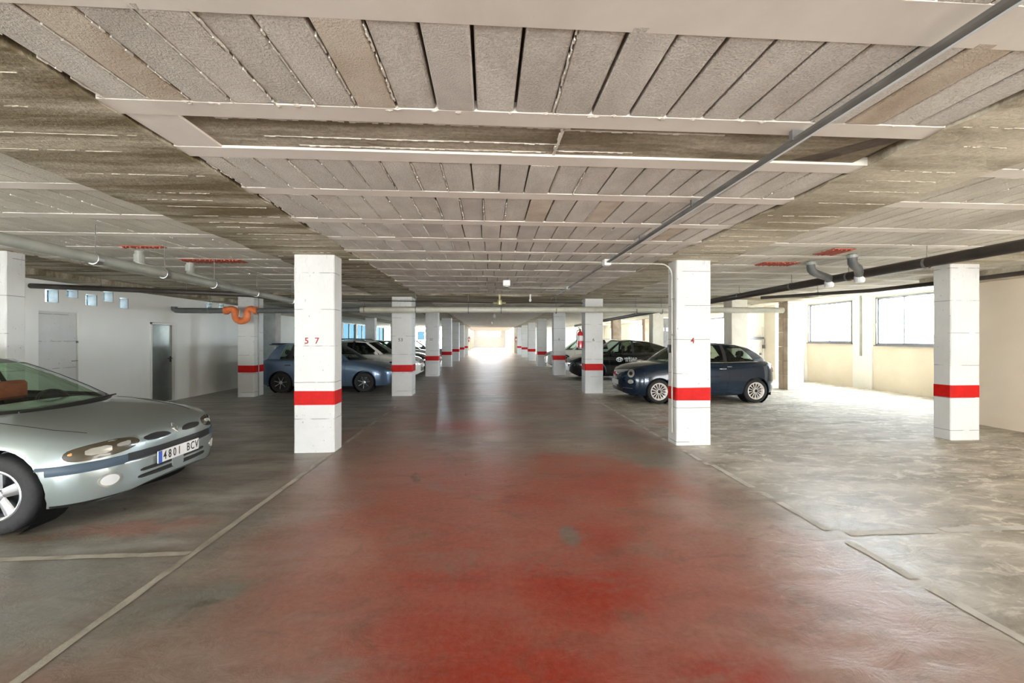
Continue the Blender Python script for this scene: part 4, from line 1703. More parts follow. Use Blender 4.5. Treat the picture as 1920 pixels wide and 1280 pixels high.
        for (kk, st), ii in segs.items():
            nm = {'glass_w': 'windshield', 'glass_r': 'rear_window'}.get(st.split(':')[0], 'side_window')
            key = nm if nm != 'side_window' else 'side_window%d' % kk
            groups.setdefault(key, []).extend(ii)
        for key, ii in groups.items():
            nm = key.rstrip('0123456789')
            gm = sp.get('glass', M['glass_car'])
            if nm == 'side_window' and typ[ii[0]][1].endswith(':d') or nm == 'rear_window' and sp.get('dark_rear'):
                gm = M['glass_dark']
            sides = [(1,), (-1,)] if nm == 'side_window' else [(1, -1)]
            for sset in sides:
                gv, gf = [], []
                for sg in sset:
                    ii2 = sorted(set(ii) | {i + 1 for i in ii})
                    m_ = {}
                    for i in ii2:
                        for j in range(1, 6):
                            m_[(i, j)] = len(gv)
                            gv.append(pt(half[i], trow[j], sg, .006))
                    for i in ii:
                        for j in range(1, 5):
                            gf.append((m_[(i, j)], m_[(i + 1, j)], m_[(i + 1, j + 1)], m_[(i, j + 1)]))
                g = mesh_obj(nm, gv, gf, gm, s.e, smooth=True)
        # interior tub, dash and seats
        x1, x0 = sp['cab']
        W = sp['W'] / 2 * .80
        zb = interp(sp['top'], (x0 + x1) / 2)
        it = MB()
        fz = zb - .5
        it.v += [(x0, -W, fz), (x1, -W, fz), (x1, W, fz), (x0, W, fz), (x0, -W, zb - .02), (x1, -W * .9, zb - .05), (x1, W * .9, zb - .05), (x0, W, zb - .02)]
        it.f += [(0, 1, 2, 3), (0, 4, 5, 1), (2, 6, 7, 3), (1, 5, 6, 2), (0, 3, 7, 4)]
        it.build('interior_trim', M['dash'], s.e)
        kx, kt = keys[0][0], keys[0][2]
        zd = interp(sp['top'], kx) - .01
        dm = MB()
        dx = kx - .02
        w1 = W * 1.02
        prof = [(dx, zd), (dx - .25, zd + .02), (dx - .5, zd + .015), (dx - .62, zd - .03), (dx - .64, zd - .3)]
        for (px, pz) in prof:
            for u in (-1, -.6, 0, .6, 1):
                dm.v.append((px - .16 * u * u, u * w1, pz - .02 * u * u))
        for i in range(len(prof) - 1):
            for j in range(4):
                a = i * 5 + j
                dm.f.append((a, a + 1, a + 6, a + 5))
        dm.build('dashboard', M['dash'], s.e, ang=50)
        sx = sp.get('seat_x', kx - 1.25)
        sm = sp.get('seat_mat', M['seat'])
        seat_h = sp.get('seat_h', zb - .18)
        rows_ = [(sx, (-.36, .36)), (sx - .85, (-.36, .36))] if sp.get('rear_seats', True) else [(sx, (-.36, .36))]
        for ri, (px, ys_) in enumerate(rows_):
            for yy in ys_:
                st = MB()
                mt = Matrix.Translation((px, yy, seat_h)) @ Matrix.Rotation(math.radians(-16), 4, 'Y')
                bm = bmesh.new()
                bmesh.ops.create_cube(bm, size=1)
                bmesh.ops.scale(bm, vec=(.13, .46, .62), verts=bm.verts)
                bmesh.ops.bevel(bm, geom=bm.edges[:], offset=.05, segments=2, affect='EDGES')
                st.add_bm(bm, mt)
                bm = bmesh.new()
                bmesh.ops.create_cube(bm, size=1)
                bmesh.ops.scale(bm, vec=(.09, .25, .17), verts=bm.verts)
                bmesh.ops.bevel(bm, geom=bm.edges[:], offset=.035, segments=2, affect='EDGES')
                st.add_bm(bm, mt @ Matrix.Translation((0, 0, .40)))
                st.box(px - .05, yy - .2, seat_h - .38, px + .45, yy + .2, seat_h - .22)
                st.build('seat', sm if not isinstance(sm, tuple) else sm[min(ri, 1)], s.e, ang=50)
        # steering wheel (left-hand drive)
        swm = MB()
        cx, cy, cz = kx - .60, .37, zd + .0
        ring = []
        for j in range(25):
            a = 2 * PI * j / 24
            v = Matrix.Rotation(math.radians(-25), 3, 'Y') @ Vector((0, .185 * math.cos(a), .185 * math.sin(a)))
            ring.append((cx + v.x, cy + v.y, cz + v.z))
        swm.tube(ring, .014, 6, caps=False)
        swm.box(cx - .01, cy - .17, cz - .02, cx + .02, cy + .17, cz + .02)
        swm.build('steering_wheel', M['black'], s.e, ang=50)

    def wheels(s):
        sp = s.sp
        R, rr, w = sp['R'], sp['rim'], sp.get('tw', .19)
        W = sp['W'] / 2
        rm = sp.get('rim_mat', M['rim_silver'])
        ns = sp.get('spokes', 5)
        tyre = MB().lathe([(rr - .01, w * .40), (rr + .012, w * .47), ((R + rr) / 2, w * .52), (R - .022, w * .48), (R - .006, w * .40), (R, w * .25), (R, -w * .25), (R - .006, -w * .4), (R - .022, -w * .48),
                           ((R + rr) / 2, -w * .52), (rr + .012, -w * .47), (rr - .01, -w * .40)], 40, 'y')
        t0 = tyre.build('tire', M['rubber'], None, ang=40)
        rimb = MB().lathe([(rr + .006, w * .46), (rr - .004, w * .48), (rr - .018, w * .44), (rr - .03, w * .30), (rr - .04, -w * .3), (rr, -w * .4)], 40, 'y')
        dep = w * .34
        for k_ in range(ns):
            a = 2 * PI * k_ / ns + .3
            ws0, ws1 = sp.get('sw', (.035, .05))
            ca, sa = math.cos(a), math.sin(a)
            k0 = len(rimb.v)
            for (rad, wid, dd) in ((.035, ws0, dep + .005), (rr * .55, (ws0 + ws1) / 2, dep + .012), (rr - .012, ws1, dep + .02)):
                for (sd, de) in ((-1, dd - .012), (-.55, dd), (.55, dd), (1, dd - .012)):
                    rimb.v.append((rad * ca - sd * wid / 2 * sa, de, rad * sa + sd * wid / 2 * ca))
            for q in range(2):
                for j in range(3):
                    b0 = k0 + q * 4 + j
                    rimb.f.append((b0, b0 + 1, b0 + 5, b0 + 4))
        rimb.lathe([(0, dep + .022), (.03, dep + .02), (.05, dep + .012), (.055, dep - .01)], 16, 'y')
        r0 = rimb.build('rim', rm, None, ang=40)
        if sp.get('barrel_mat'):
            r0.data.materials.append(sp['barrel_mat'])
            for p_ in r0.data.polygons:
                if p_.index < 5 * 40:
                    p_.material_index = 1
        b0 = MB().lathe([(0, w * .12), (rr - .03, w * .10)], 24, 'y').build('brake_disc', M['rim_dark'], None)
        hub = None
        if sp.get('hub_mat'):
            hub = MB().lathe([(0, dep + .03), (.028, dep + .028), (.04, dep + .018)], 16, 'y').build('hub_cap', sp['hub_mat'], None, ang=50)
        first = True
        for ax in s.ax:
            for sg in (1, -1):
                wh = empty('wheel', (ax, sg * (W - w * .5 - .015), R))
                wh.parent = s.e
                wh.rotation_euler = (0, 0, 0 if sg > 0 else PI)
                for q in (t0, r0, b0, hub):
                    if q is None:
                        continue
                    c = q if first else q.copy()
                    if not first:
                        C.objects.link(c)
                    c.parent = wh
                first = False

    # ---- detail helpers
    def patch(s, name, pts, axis, mat, off=.004, rings=4, n=40, thick=.006, start=3.0, parent=None):
        """polygon drawn in a side/front view, wrapped onto the body"""
        if n:
            P = resample([(a, b_, 0) for a, b_ in pts], n)
        else:
            P = [Vector((a, b_, 0)) for a, b_ in pts]
        cx = sum(p.x for p in P) / len(P)
        cz = sum(p.y for p in P) / len(P)
        pts2 = [(cx, cz)]
        for k_ in range(1, rings + 1):
            for p in P:
                pts2.append((cx + (p.x - cx) * k_ / rings, cz + (p.y - cz) * k_ / rings))
        V = []
        last = None
        for (a, b_) in pts2:
            if axis == '+y':
                o_, d = Vector((a, start, b_)), Vector((0, -1, 0))
            elif axis == '-y':
                o_, d = Vector((a, -start, b_)), Vector((0, 1, 0))
            elif axis == '+x':
                o_, d = Vector((start, a, b_)), Vector((-1, 0, 0))
            elif axis == '-x':
                o_, d = Vector((-s.sp['L'] - start, a, b_)), Vector((1, 0, 0))
            elif axis == '+z':
                o_, d = Vector((a, b_, start)), Vector((0, 0, -1))
            else:   # diagonal: direction vector given; coordinates along tangent
                d = -Vector(axis).normalized()
                d = -Vector((axis[0], axis[1], 0)).normalized()
                tg = Vector((0, 0, 1)).cross(-d).normalized()
                p0 = axis[3:5] if len(axis) > 3 else (-.4, 0)
                o_ = Vector((p0[0], p0[1], b_)) + tg * a - d * start
            hit = s.bvh.ray_cast(o_, d)
            if hit[0] is None:
                p = last if last is not None else o_ + d * start
                nn = -d
            else:
                p = hit[0]
                nn = hit[1]
                if nn.dot(d) > 0:
                    nn = -nn
            nn = (nn - d).normalized()
            last = p
            V.append(p + nn * off)
        n_ = len(P)
        Fc = []
        for j in range(n_):
            Fc.append((0, 1 + j, 1 + (j + 1) % n_))
        for k_ in range(rings - 1):
            for j in range(n_):
                a = 1 + k_ * n_ + j
                b_ = 1 + k_ * n_ + (j + 1) % n_
                Fc.append((a, a + n_, b_ + n_, b_))
        # skirt
        base = 1 + (rings - 1) * n_
        k0 = len(V)
        if isinstance(axis, str):
            dv = {'+y': (0, -1, 0), '-y': (0, 1, 0), '+x': (-1, 0, 0), '-x': (1, 0, 0), '+z': (0, 0, -1)}[axis]
        else:
            dv = -Vector((axis[0], axis[1], 0)).normalized()
        dv = Vector(dv)
        for j in range(n_):
            V.append(V[base + j] + dv * (thick + off))
        for j in range(n_):
            a = base + j
            b_ = base + (j + 1) % n_
            Fc.append((a, k0 + j, k0 + (j + 1) % n_, b_))
        o = mesh_obj(name, V, Fc, mat, parent or s.e)
        bm = bmesh.new()
        bm.from_mesh(o.data)
        bmesh.ops.recalc_face_normals(bm, faces=bm.faces)
        bm.to_mesh(o.data)
        bm.free()
        smooth_by_angle(o, 40)
        return o

    def rect(s, name, a0, b0, a1, b1, axis, mat, off=.004, rnd=1, **k_):
        pts = [(a0, b0), (a1, b0), (a1, b1), (a0, b1)]
        return s.patch(name, rounded(pts, rnd) if rnd else pts, axis, mat, off, n=None if rnd == 0 else 40, **k_)

    def band(s, name, z0, z1, p0, p1, mat, off=.006, xc=-.55, n=48, zf=None, rows=3, bulge=0.0):
        """strip wrapped round the nose from angle p0 to p1 (degrees, 0 = straight ahead)"""
        V = []
        Fc = []
        for i in range(n + 1):
            ph = math.radians(p0 + (p1 - p0) * i / n)
            za, zb = (z0, z1) if zf is None else zf(math.degrees(ph))
            for j in range(rows + 1):
                z = za + (zb - za) * j / rows
                d = Vector((math.cos(ph), math.sin(ph), 0))
                o_ = Vector((xc, 0, z)) + d * 3
                hit = s.bvh.ray_cast(o_, -d)
                p = hit[0] if hit[0] is not None else Vector((xc, 0, z)) + d * .5
                u = j / rows
                V.append(p + d * (off + bulge * math.sin(PI * u)))
        for i in range(n):
            for j in range(rows):
                a = i * (rows + 1) + j
                Fc.append((a, a + 1, a + rows + 2, a + rows + 1))
        # turn the edges in
        for jj, dz in ((0, 0), (rows, 0)):
            k0 = len(V)
            for i in range(n + 1):
                p = V[i * (rows + 1) + jj]
                V.append(Vector((p.x + (xc - p.x) * .03, p.y * .97, p.z)))
            for i in range(n):
                Fc.append((i * (rows + 1) + jj, (i + 1) * (rows + 1) + jj, k0 + i + 1, k0 + i))
        o = mesh_obj(name, V, Fc, mat, s.e)
        bm = bmesh.new()
        bm.from_mesh(o.data)
        bmesh.ops.recalc_face_normals(bm, faces=bm.faces)
        bm.to_mesh(o.data)
        bm.free()
        smooth_by_angle(o, 50)
        return o

    def surf(s, a, b_, axis):
        dct = {'+y': (Vector((a, 3, b_)), Vector((0, -1, 0))), '-y': (Vector((a, -3, b_)), Vector((0, 1, 0))), '+x': (Vector((3, a, b_)), Vector((-1, 0, 0))), '-x': (Vector((-8, a, b_)), Vector((1, 0, 0))), '+z': (Vector((a, b_, 3)), Vector((0, 0, -1)))}
        h = s.bvh.ray_cast(*dct[axis])
        return h[0], h[1]

    def line(s, pts, axis, r_=.0035, name='panel_gap', mat=None, off=0.0):
        """thin dark bead following the body for shut lines"""
        P = resample([(a, b_, 0) for a, b_ in pts], max(8, 6 * len(pts)), closed=False)
        out = []
        for p in P:
            h, _ = s.surf(p.x, p.y, axis)
            if h is not None:
                out.append(h)
        if len(out) > 1:
            MB().tube(out, r_, 5).build(name, mat or M['ink'], s.e)

    def mirror(s, x, z, sg, mat, w=.20, h=.13):
        W = s.sp['W'] / 2
        y0 = sg * (W * .93)
        mb = MB()
        bm = bmesh.new()
        bmesh.ops.create_cube(bm, size=1)
        bmesh.ops.scale(bm, vec=(.10, w, h), verts=bm.verts)
        bmesh.ops.bevel(bm, geom=bm.edges[:], offset=.04, segments=3, affect='EDGES')
        mb.add_bm(bm, Matrix.Translation((x, y0 + sg * w * .62, z)))
        mb.tube([(x + .02, y0 - sg * .06, z - h * .4), (x, y0 + sg * .06, z - h * .25)], .02, 8)
        mb.build('side_mirror', mat, s.e, ang=50)

    def handle(s, x, z, sg, mat, w=.16):
        h, _ = s.surf(x, z, '+y' if sg > 0 else '-y')
        if h is None:
            return
        y = h.y + sg * .018
        MB().tube([(x - w / 2, y - sg * .015, z), (x - w / 2 + .02, y + sg * .005, z), (x + w / 2 - .02, y + sg * .005, z), (x + w / 2, y - sg * .015, z)], .012, 8).build('door_handle', mat, s.e, ang=50)

    def plate(s, z, txt, axis='+x', y=0, w=.52, h=.11, big=True, mat='plate'):
        hh, nn = s.surf(y, z, axis)
        x = hh.x + (.022 if axis == '+x' else -.022)
        sg = 1 if axis == '+x' else -1
        e = empty('number_plate', (x, y, z), 0 if sg > 0 else PI)
        e.parent = s.e
        MB().bbox(-.006, -w / 2, -h / 2, .004, w / 2, h / 2, .002).build('plate_panel', M[mat], e)
        MB().box(.004, -w / 2 + .002, -h / 2 + .002, .0055, -w / 2 + .045, h / 2 - .002).build('plate_strip', M['plate_blue'], e)
        if txt:
            text_row('plate_character', txt, .115, M['ink'], e, (.006, .022, -.002), 'y', .0585, .0006, .0008, .66)
        return e


P_silver = paint('silver_green_metallic', (0.33, 0.385, 0.375), 0.55, 0.30)
P_blue = paint('steel_blue_metallic', (0.10, 0.16, 0.25), 0.5, 0.28)
P_navy = paint('dark_blue_metallic', (0.003, 0.017, 0.042), 0.35, 0.18)
P_black = paint('black_paint', (0.006, 0.007, 0.007), 0.2, 0.15)
P_white = paint('white_paint', (0.74, 0.73, 0.66), 0.0, 0.3)
P_white2 = paint('off_white_paint', (0.80, 0.76, 0.68), 0.0, 0.3)
P_grey = paint('grey_paint', (0.14, 0.15, 0.16), 0.4, 0.3)

# ---- A: silver saloon, near left, nose toward the lane
spA = dict(L=4.5, W=1.75, nose_r=.62, n=2.9, tail_r=.5, R=.315, rim=.20, fo=.725, wb=2.67, tw=.195,
           top=[(-4.5, .82), (-4.42, .90), (-4.1, .955), (-3.6, .965), (-2.4, .92), (-1.55, .90), (-1.1, .87), (-.8, .825), (-.45, .76), (-.2, .70), (-.06, .645), (0, .58)],
           bot=[(-4.5, .38), (-4.35, .25), (-4.0, .19), (-.6, .17), (-.2, .175), (-.05, .20), (0, .24)],
           side=[(1.0, .60), (1.0, .42), (.985, .2)], crown=.035, shoulder=.16, paint=P_silver, cab=(-1.5, -3.95), cabc=-2.7, roofw=.5, roof_crown=.035,
           keys=[(-.92, 0, -1.95, 0, 1.355, 'glass_w'), (-.98, .36, -1.98, .30, 1.35, 'glass_w'), (-1.20, .66, -2.12, .52, 1.335, 'pillarblack'), (-1.34, .72, -2.24, .55, 1.335, 'glass_s'),
                 (-2.45, .79, -2.50, .58, 1.37, 'pillarblack'), (-2.52, .79, -2.56, .58, 1.37, 'glass_s'), (-3.2, .77, -3.05, .56, 1.345, 'pillar'), (-3.75, .70, -3.45, .50, 1.30, 'pillar'),
                 (-3.9, .62, -3.55, .42, 1.29, 'glass_r'), (-4.05, .3, -3.62, .2, 1.30, 'glass_r'), (-4.08, 0, -3.64, 0, 1.30, 'glass_r')],
           t0=.09, t1=.90, glass=M['glass_green'], seat_mat=(M['seat'], M['seat']), spokes=5, sw=(.07, .10), rim_mat=M['rim_silver'], arch=.05, seat_x=-2.30)
A = Car('silver-green saloon parked nose to the lane at the left edge', 'car', (-3.19, 4.12, 0), math.radians(0.5), spA, )
# head lamps: dark housing, clear reflectors, amber corner
for sg in (1, -1):
    nd = (1, sg * .95, 0, -.27, sg * .58)
    cs_ = [(-.29, .60), (-.2, .565), (.0, .548), (.12, .552), (.17, .59), (.15, .64), (.06, .668), (-.12, .685), (-.25, .672), (-.31, .64)]
    pts = [(sg * a, b_ - .005) for a, b_ in cs_]
    hl = A.patch('headlamp', rounded(pts, 1), nd, M['lamp_dark'], .004, parent=None)
    for (a0, b0, a1, b1, mt) in ((-.12, .58, .04, .645, 'lamp_clear'), (-.24, .61, -.15, .65, 'lamp_clear'), (.11, .60, .135, .625, 'lamp_amber')):
        q = [(sg * a0, b0), (sg * a1, b0 + .003), (sg * a1, b1 - .01), (sg * a0, b1)]
        A.patch('lamp_reflector', rounded(q, 1), nd, M[mt], .008, parent=hl, rings=2)
    rimp = [(sg * a * 1.04, .612 + (b_ - .612) * 1.22 - .005) for a, b_ in cs_]
    A.patch('lamp_surround', rounded(rimp, 1), nd, P_silver, .002)
    # rim line under the lamp
# grille slots either side of the badge
A.patch('grille', rounded([(.06, .605), (.30, .598), (.36, .64), (.22, .66), (.10, .645)], 1), '+x', M['black'], .004)
A.patch('grille', rounded([(-.06, .605), (-.30, .598), (-.36, .64), (-.22, .66), (-.10, .645)], 1), '+x', M['black'], .004)
# badge: upright diamond ring
h, nn = A.surf(0, .655, '+x')
bd = MB()
dz = [(0, .0, .045), (0, .03, 0), (0, 0, -.045), (0, -.03, 0), (0, .0, .045)]
bd.tube([(h.x + .012 - q[2] * .6, q[1], .655 + q[2]) for q in dz], .007, 6)
bd.build('badge', M['chrome'], A.e)
A.band('bumper_moulding', .455, .525, -97, 97, M['mould'], .010, zf=lambda p: (.455, .53), bulge=.006)
A.band('bumper_slot', .47, .535, -44, 44, M['black'], .016)
A.band('chrome_line', .447, .462, -46, 46, M['lamp_clear'], .018)
A.band('bumper_lip', .165, .205, -88, 88, M['black'], .006)
A.patch('lower_grille', rounded([(-.36, .335), (.36, .335), (.41, .352), (.36, .370), (-.36, .370), (-.41, .352)], 1), '+x', M['black'], .004, n=60)
A.patch('lower_grille', rounded([(-.38, .275), (.38, .275), (.43, .295), (.38, .315), (-.38, .315), (-.43, .295)], 1), '+x', M['black'], .004, n=60)
A.rect('grille_post', -.07, .26, .07, .39, '+x', P_silver, .012)
for sg in (1, -1):
    nd = (1, sg * .6, 0, -.10, sg * .60)
    circ = [(sg * .0 + .078 * math.cos(2 * PI * q / 20), .345 + .058 * math.sin(2 * PI * q / 20)) for q in range(20)]
    fg = A.patch('fog_lamp', circ, nd, M['lamp_clear'], .006)
    circ = [(sg * .0 + .062 * math.cos(2 * PI * q / 20), .345 + .045 * math.sin(2 * PI * q / 20)) for q in range(20)]
    A.patch('lamp_lens', circ, nd, M['plate_grey'], .009, parent=fg)
A.plate(.425, '4801 BCV', w=.52, h=.115)
# hood shut line, wing line
A.line([(-1.15, .64), (-.9, .66), (-.5, .64), (-.30, .58)], '+z', .004)
A.line([(-1.15, -.64), (-.9, -.66), (-.5, -.64), (-.30, -.58)], '+z', .004)
A.line([(-1.62, .93), (-1.62, .55), (-1.55, .25)], '-y', .004)
A.line([(-2.5, .93), (-2.5, .25)], '-y', .004)
A.rect('side_moulding', -2.45, .46, -1.68, .53, '-y', M['mould'], .012)
A.rect('side_moulding', -3.1, .46, -2.55, .53, '-y', M['mould'], .012)
for sg in (1, -1):
    if sg < 0:
        A.mirror(-1.62, .93, sg, P_silver, w=.16)
    A.handle(-2.3, .80, sg, M['black'])
    A.rect('tail_lamp', sg * .50, .66, sg * .80, .84, '-x', M['lamp_red'], .005)
# wiper and cowl
MB().tube([(-.99, -.45, .905), (-.96, .05, .925), (-1.04, .5, .935)], .008, 6).build('wiper', M['black'], A.e)
# red cover draped over the far front seat
MB().bbox(-2.12, .10, .90, -2.0, .56, 1.10, .03).build('red_seat_cover', M['seat_red'], A.e)

# ---- B: steel blue hatchback
spB = dict(L=3.85, W=1.64, nose_r=.62, n=2.5, tail_r=.42, R=.29, rim=.195, fo=.80, wb=2.36, tw=.18,
           top=[(-3.85, .78), (-3.78, .90), (-3.6, .97), (-3.0, .96), (-2.0, .93), (-1.35, .92), (-1.1, .90), (-.7, .83), (-.35, .74), (-.12, .645), (0, .55)],
           bot=[(-3.85, .36), (-3.7, .24), (-3.4, .19), (-.5, .17), (-.15, .19), (0, .25)],
           crown=.035, paint=P_blue, cab=(-1.3, -3.55), cabc=-2.2, roofw=.5, roof_crown=.04,
           keys=[(-.95, 0, -1.78, 0, 1.41, 'glass_w'), (-1.02, .36, -1.80, .28, 1.405, 'glass_w'), (-1.25, .66, -1.92, .49, 1.385, 'pillar'), (-1.40, .70, -2.0, .53, 1.38, 'glass_s'),
                 (-2.15, .74, -2.2, .57, 1.41, 'pillarblack'), (-2.24, .74, -2.28, .57, 1.41, 'glass_s'), (-2.85, .73, -2.82, .56, 1.405, 'pillarblack'), (-2.95, .725, -2.90, .555, 1.40, 'glass_s'), (-3.22, .71, -3.10, .54, 1.39, 'pillar'),
                 (-3.62, .62, -3.36, .46, 1.37, 'glass_r'), (-3.72, .3, -3.44, .22, 1.385, 'glass_r'), (-3.74, 0, -3.46, 0, 1.39, 'glass_r')],
           spokes=7, sw=(.016, .02), rim_mat=M['rim_silver'], barrel_mat=M['rubber'], arch=.05)
B = Car('steel-blue hatchback parked behind the pillar stencilled 57', 'car', (-2.87, 12.25, 0), 0, spB)
for sg in (1, -1):
    nd = Vector((1, sg * .6, 0)).normalized()
    hl = B.patch('headlamp', rounded([(sg * -.02, .56), (sg * .34, .60), (sg * .46, .68), (sg * .32, .72), (sg * .02, .66)], 1), tuple(nd), M['lamp_smoke'], .005)
    B.patch('lamp_reflector', [(sg * .1 + .05 * math.cos(a * PI / 8), .64 + .04 * math.sin(a * PI / 8)) for a in range(16)], tuple(nd), M['lamp_clear'], .01, parent=hl, rings=2)
    B.rect('tail_lamp', sg * .52, .66, sg * .74, .92, '-x', M['lamp_red'], .006)
    B.patch('tail_lamp', rounded([(-3.84, .70), (-3.70, .68), (-3.72, .86), (-3.80, .90)], 1), '+y' if sg > 0 else '-y', M['lamp_red'], .005)
    B.mirror(-1.45, .97, sg, P_blue)
    B.handle(-2.95, .80, sg, M['black'])
    B.handle(-2.1, .80, sg, M['black'])
    B.line([(-2.2, .92), (-2.2, .25)], '+y' if sg > 0 else '-y')
    B.line([(-1.32, .90), (-1.35, .5), (-1.3, .25)], '+y' if sg > 0 else '-y')
B.band('bumper_grille', .42, .50, -30, 30, M['black'], .006)
B.band('lower_grille', .24, .32, -26, 26, M['black'], .006)
B.rect('upper_grille', -.25, .58, .25, .63, '+x', M['black'], .005)
B.plate(.42, None)
MB().bbox(-3.62, -.42, 1.395, -3.38, .42, 1.425, .01).build('roof_spoiler', M['black'], B.e)
MB().bbox(-3.64, -.50, 1.37, -3.40, .50, 1.40, .01).build('spoiler_skin', P_blue, B.e)


# ---- generic crossover used for several cars
def suv(label, loc, rz, pt, L=4.15, W=1.76, H=1.56, rails=False, roofm=None, dark=False, rim='rim_silver', spokes=5, plate=True, cladding=True, fast=False):
    k_ = H / 1.56
    tr = -3.72 if not fast else -3.3
    sp = dict(L=L, W=W, nose_r=.55, n=2.8, tail_r=.4, R=.33, rim=.22, fo=.86, wb=L * .625, tw=.2,
              top=[(-L, .86), (-L + .08, .98), (-L + .3, 1.05), (-L + 1.0, 1.04), (-L / 2, 1.0), (-1.35, 1.0), (-1.1, .985), (-.7, .93), (-.3, .85), (-.1, .74), (0, .60)],
              bot=[(-L, .42), (-L + .15, .30), (-L + .5, .24), (-.5, .22), (-.15, .25), (0, .32)],
              crown=.035, paint=pt, cab=(-1.3, -L + .32), cabc=-L * .55, roofw=.5, roof_crown=.04, roof_mat=roofm,
              keys=[(-.98, 0, -1.78, 0, 1.50 * k_, 'glass_w'), (-1.05, .38, -1.80, .3, 1.495 * k_, 'glass_w'), (-1.28, .70, -1.92, .53, 1.475 * k_, 'pillar'), (-1.42, .74, -2.0, .57, 1.47 * k_, 'glass_s'),
                    (-2.3, .785, -2.3, .61, 1.50 * k_, 'pillarblack'), (-2.38, .785, -2.38, .61, 1.50 * k_, 'glass_s:d' if dark else 'glass_s'),
                    (-3.15, .775, -3.0, .60, (1.49 if not fast else 1.44) * k_, 'pillar'), (-L + .28, .68, tr + .04, .50, (1.45 if not fast else 1.38) * k_, 'glass_r'),
                    (-L + .18, .34, tr - .04, .25, (1.465 if not fast else 1.39) * k_, 'glass_r'), (-L + .16, 0, tr - .06, 0, (1.47 if not fast else 1.40) * k_, 'glass_r')],
              spokes=spokes, sw=(.03, .045), rim_mat=M[rim], arch=.06, dark_rear=dark)
    c = Car(label, 'car', loc, rz, sp)
    for sg in (1, -1):
        nd = Vector((1, sg * .6, 0)).normalized()
        hl = c.patch('headlamp', rounded([(sg * -.02, .70), (sg * .36, .74), (sg * .46, .80), (sg * .30, .84), (sg * .0, .79)], 1), tuple(nd), M['lamp_dark'] if pt is P_black else M['lamp_clear'], .006)
        c.patch('lamp_lens', [(sg * .12 + .05 * math.cos(a * PI / 8), .77 + .025 * math.sin(a * PI / 8)) for a in range(16)], tuple(nd), M['lamp_clear'], .01, parent=hl, rings=2)
        c.rect('tail_lamp', sg * .48, .84, sg * .80, .98, '-x', M['lamp_red'], .006)
        c.mirror(-1.5, 1.06, sg, pt if not dark else M['black'])
        c.handle(-2.15, .90, sg, pt)
        c.handle(-3.0, .91, sg, pt)
        c.line([(-2.33, 1.0), (-2.33, .35)], '+y' if sg > 0 else '-y')
        c.line([(-1.38, .98), (-1.42, .5)], '+y' if sg > 0 else '-y')
        ya = '+y' if sg > 0 else '-y'
        if cladding:
            for ax in c.ax:
                R = sp['R'] + .075
                arc_pts = [(ax + R * math.cos(a), R_ + R * math.sin(a)) for R_ in (sp['R'],) for a in [math.radians(q) for q in range(-8, 190, 9)]]
                out = []
                for (a, b_) in arc_pts:
                    hh, _ = c.surf(a, b_, ya)
                    if hh is not None:
                        out.append(hh)
                if len(out) > 2:
                    MB().tube(out, .032, 8).build('arch_cladding', M['black'], c.e, ang=60)
            c.rect('sill_cladding', -L + 1.15, .26, -1.35, .36, ya, M['black'], .01)
    c.band('bumper_grille', .36, .52, -32, 32, M['black'], .006)
    c.rect('upper_grille', -.42, .66, .42, .76, '+x', M['black'], .006)
    for q in range(2):
        c.rect('grille_bar', -.40, .68 + q * .04, .40, .69 + q * .04, '+x', M['chrome'], .012)
    if plate:
        c.plate(.56, None)
    if rails:
        for sg in (1, -1):
            MB().tube([(-1.95, sg * .56, 1.49 * k_), (-2.1, sg * .56, 1.565 * k_), (-2.9, sg * .565, 1.59 * k_), (-3.45, sg * .53, 1.55 * k_), (-3.6, sg * .52, 1.48 * k_)], .022, 8).build('roof_rail', M['steel_d'], c.e, ang=60)
    return c


Cc = suv('white crossover with roof rails parked beyond the blue hatchback', (-2.55, 14.85, 0), 0, P_white, L=4.15, H=1.53, rails=True)
D = suv('black car parked beyond the white crossover on the left', (-2.75, 17.6, 0), 0, P_black, L=4.2, H=1.52, dark=True)
E_ = suv('grey car beyond the pillar stencilled 52, mostly hidden', (-2.55, 20.2, 0), 0, P_white, L=4.1, H=1.5)
E2 = suv('dark grey car far down the left bays', (-2.75, 25.6, 0), 0, P_grey, L=4.1, H=1.5)
G = suv('white car with dark windows farther down the right bays', (2.95, 20.25, 0), PI, P_white2, L=4.25, H=1.62, dark=True)

# ---- F: black coupe-like crossover with white lettering on the door
Fk = suv('black crossover with white lettering on its front door', (3.02, 14.85, 0), PI, P_black, L=4.36, W=1.79, H=1.56, dark=True, rim='rim_silver', fast=True)
# logo and lettering on the near (left-hand) side of the car: local +y
hy, _ = Fk.surf(-1.85, .80, '+y')
yy = hy.y + .006
lg = empty('door_lettering', (0, yy, 0))
lg.parent = Fk.e
for (rx, rz_, dz_) in ((.115, .078, 0), (.045, .075, 0), (.085, .030, .040)):
    MB().tube([(-1.78 + rx * math.cos(a * PI / 12), .0, .80 + dz_ * .6 + rz_ * math.sin(a * PI / 12)) for a in range(25)], .0095, 6, caps=False).build('emblem', M['ink_white'], lg)
text_mesh('lettering', 'TU', .045, M['ink_white'], lg, (-2.13, .002, .885), (PI / 2, 0, PI), .001, .001)
text_mesh('lettering', 'VEHÍCULO', .10, M['ink_white'], lg, (-2.20, .002, .825), (PI / 2, 0, PI), .001, .002)
text_mesh('lettering', 'DE SUSTITUCIÓN', .085, M['ink_white'], lg, (-2.34, .002, .745), (PI / 2, 0, PI), .001, .002)

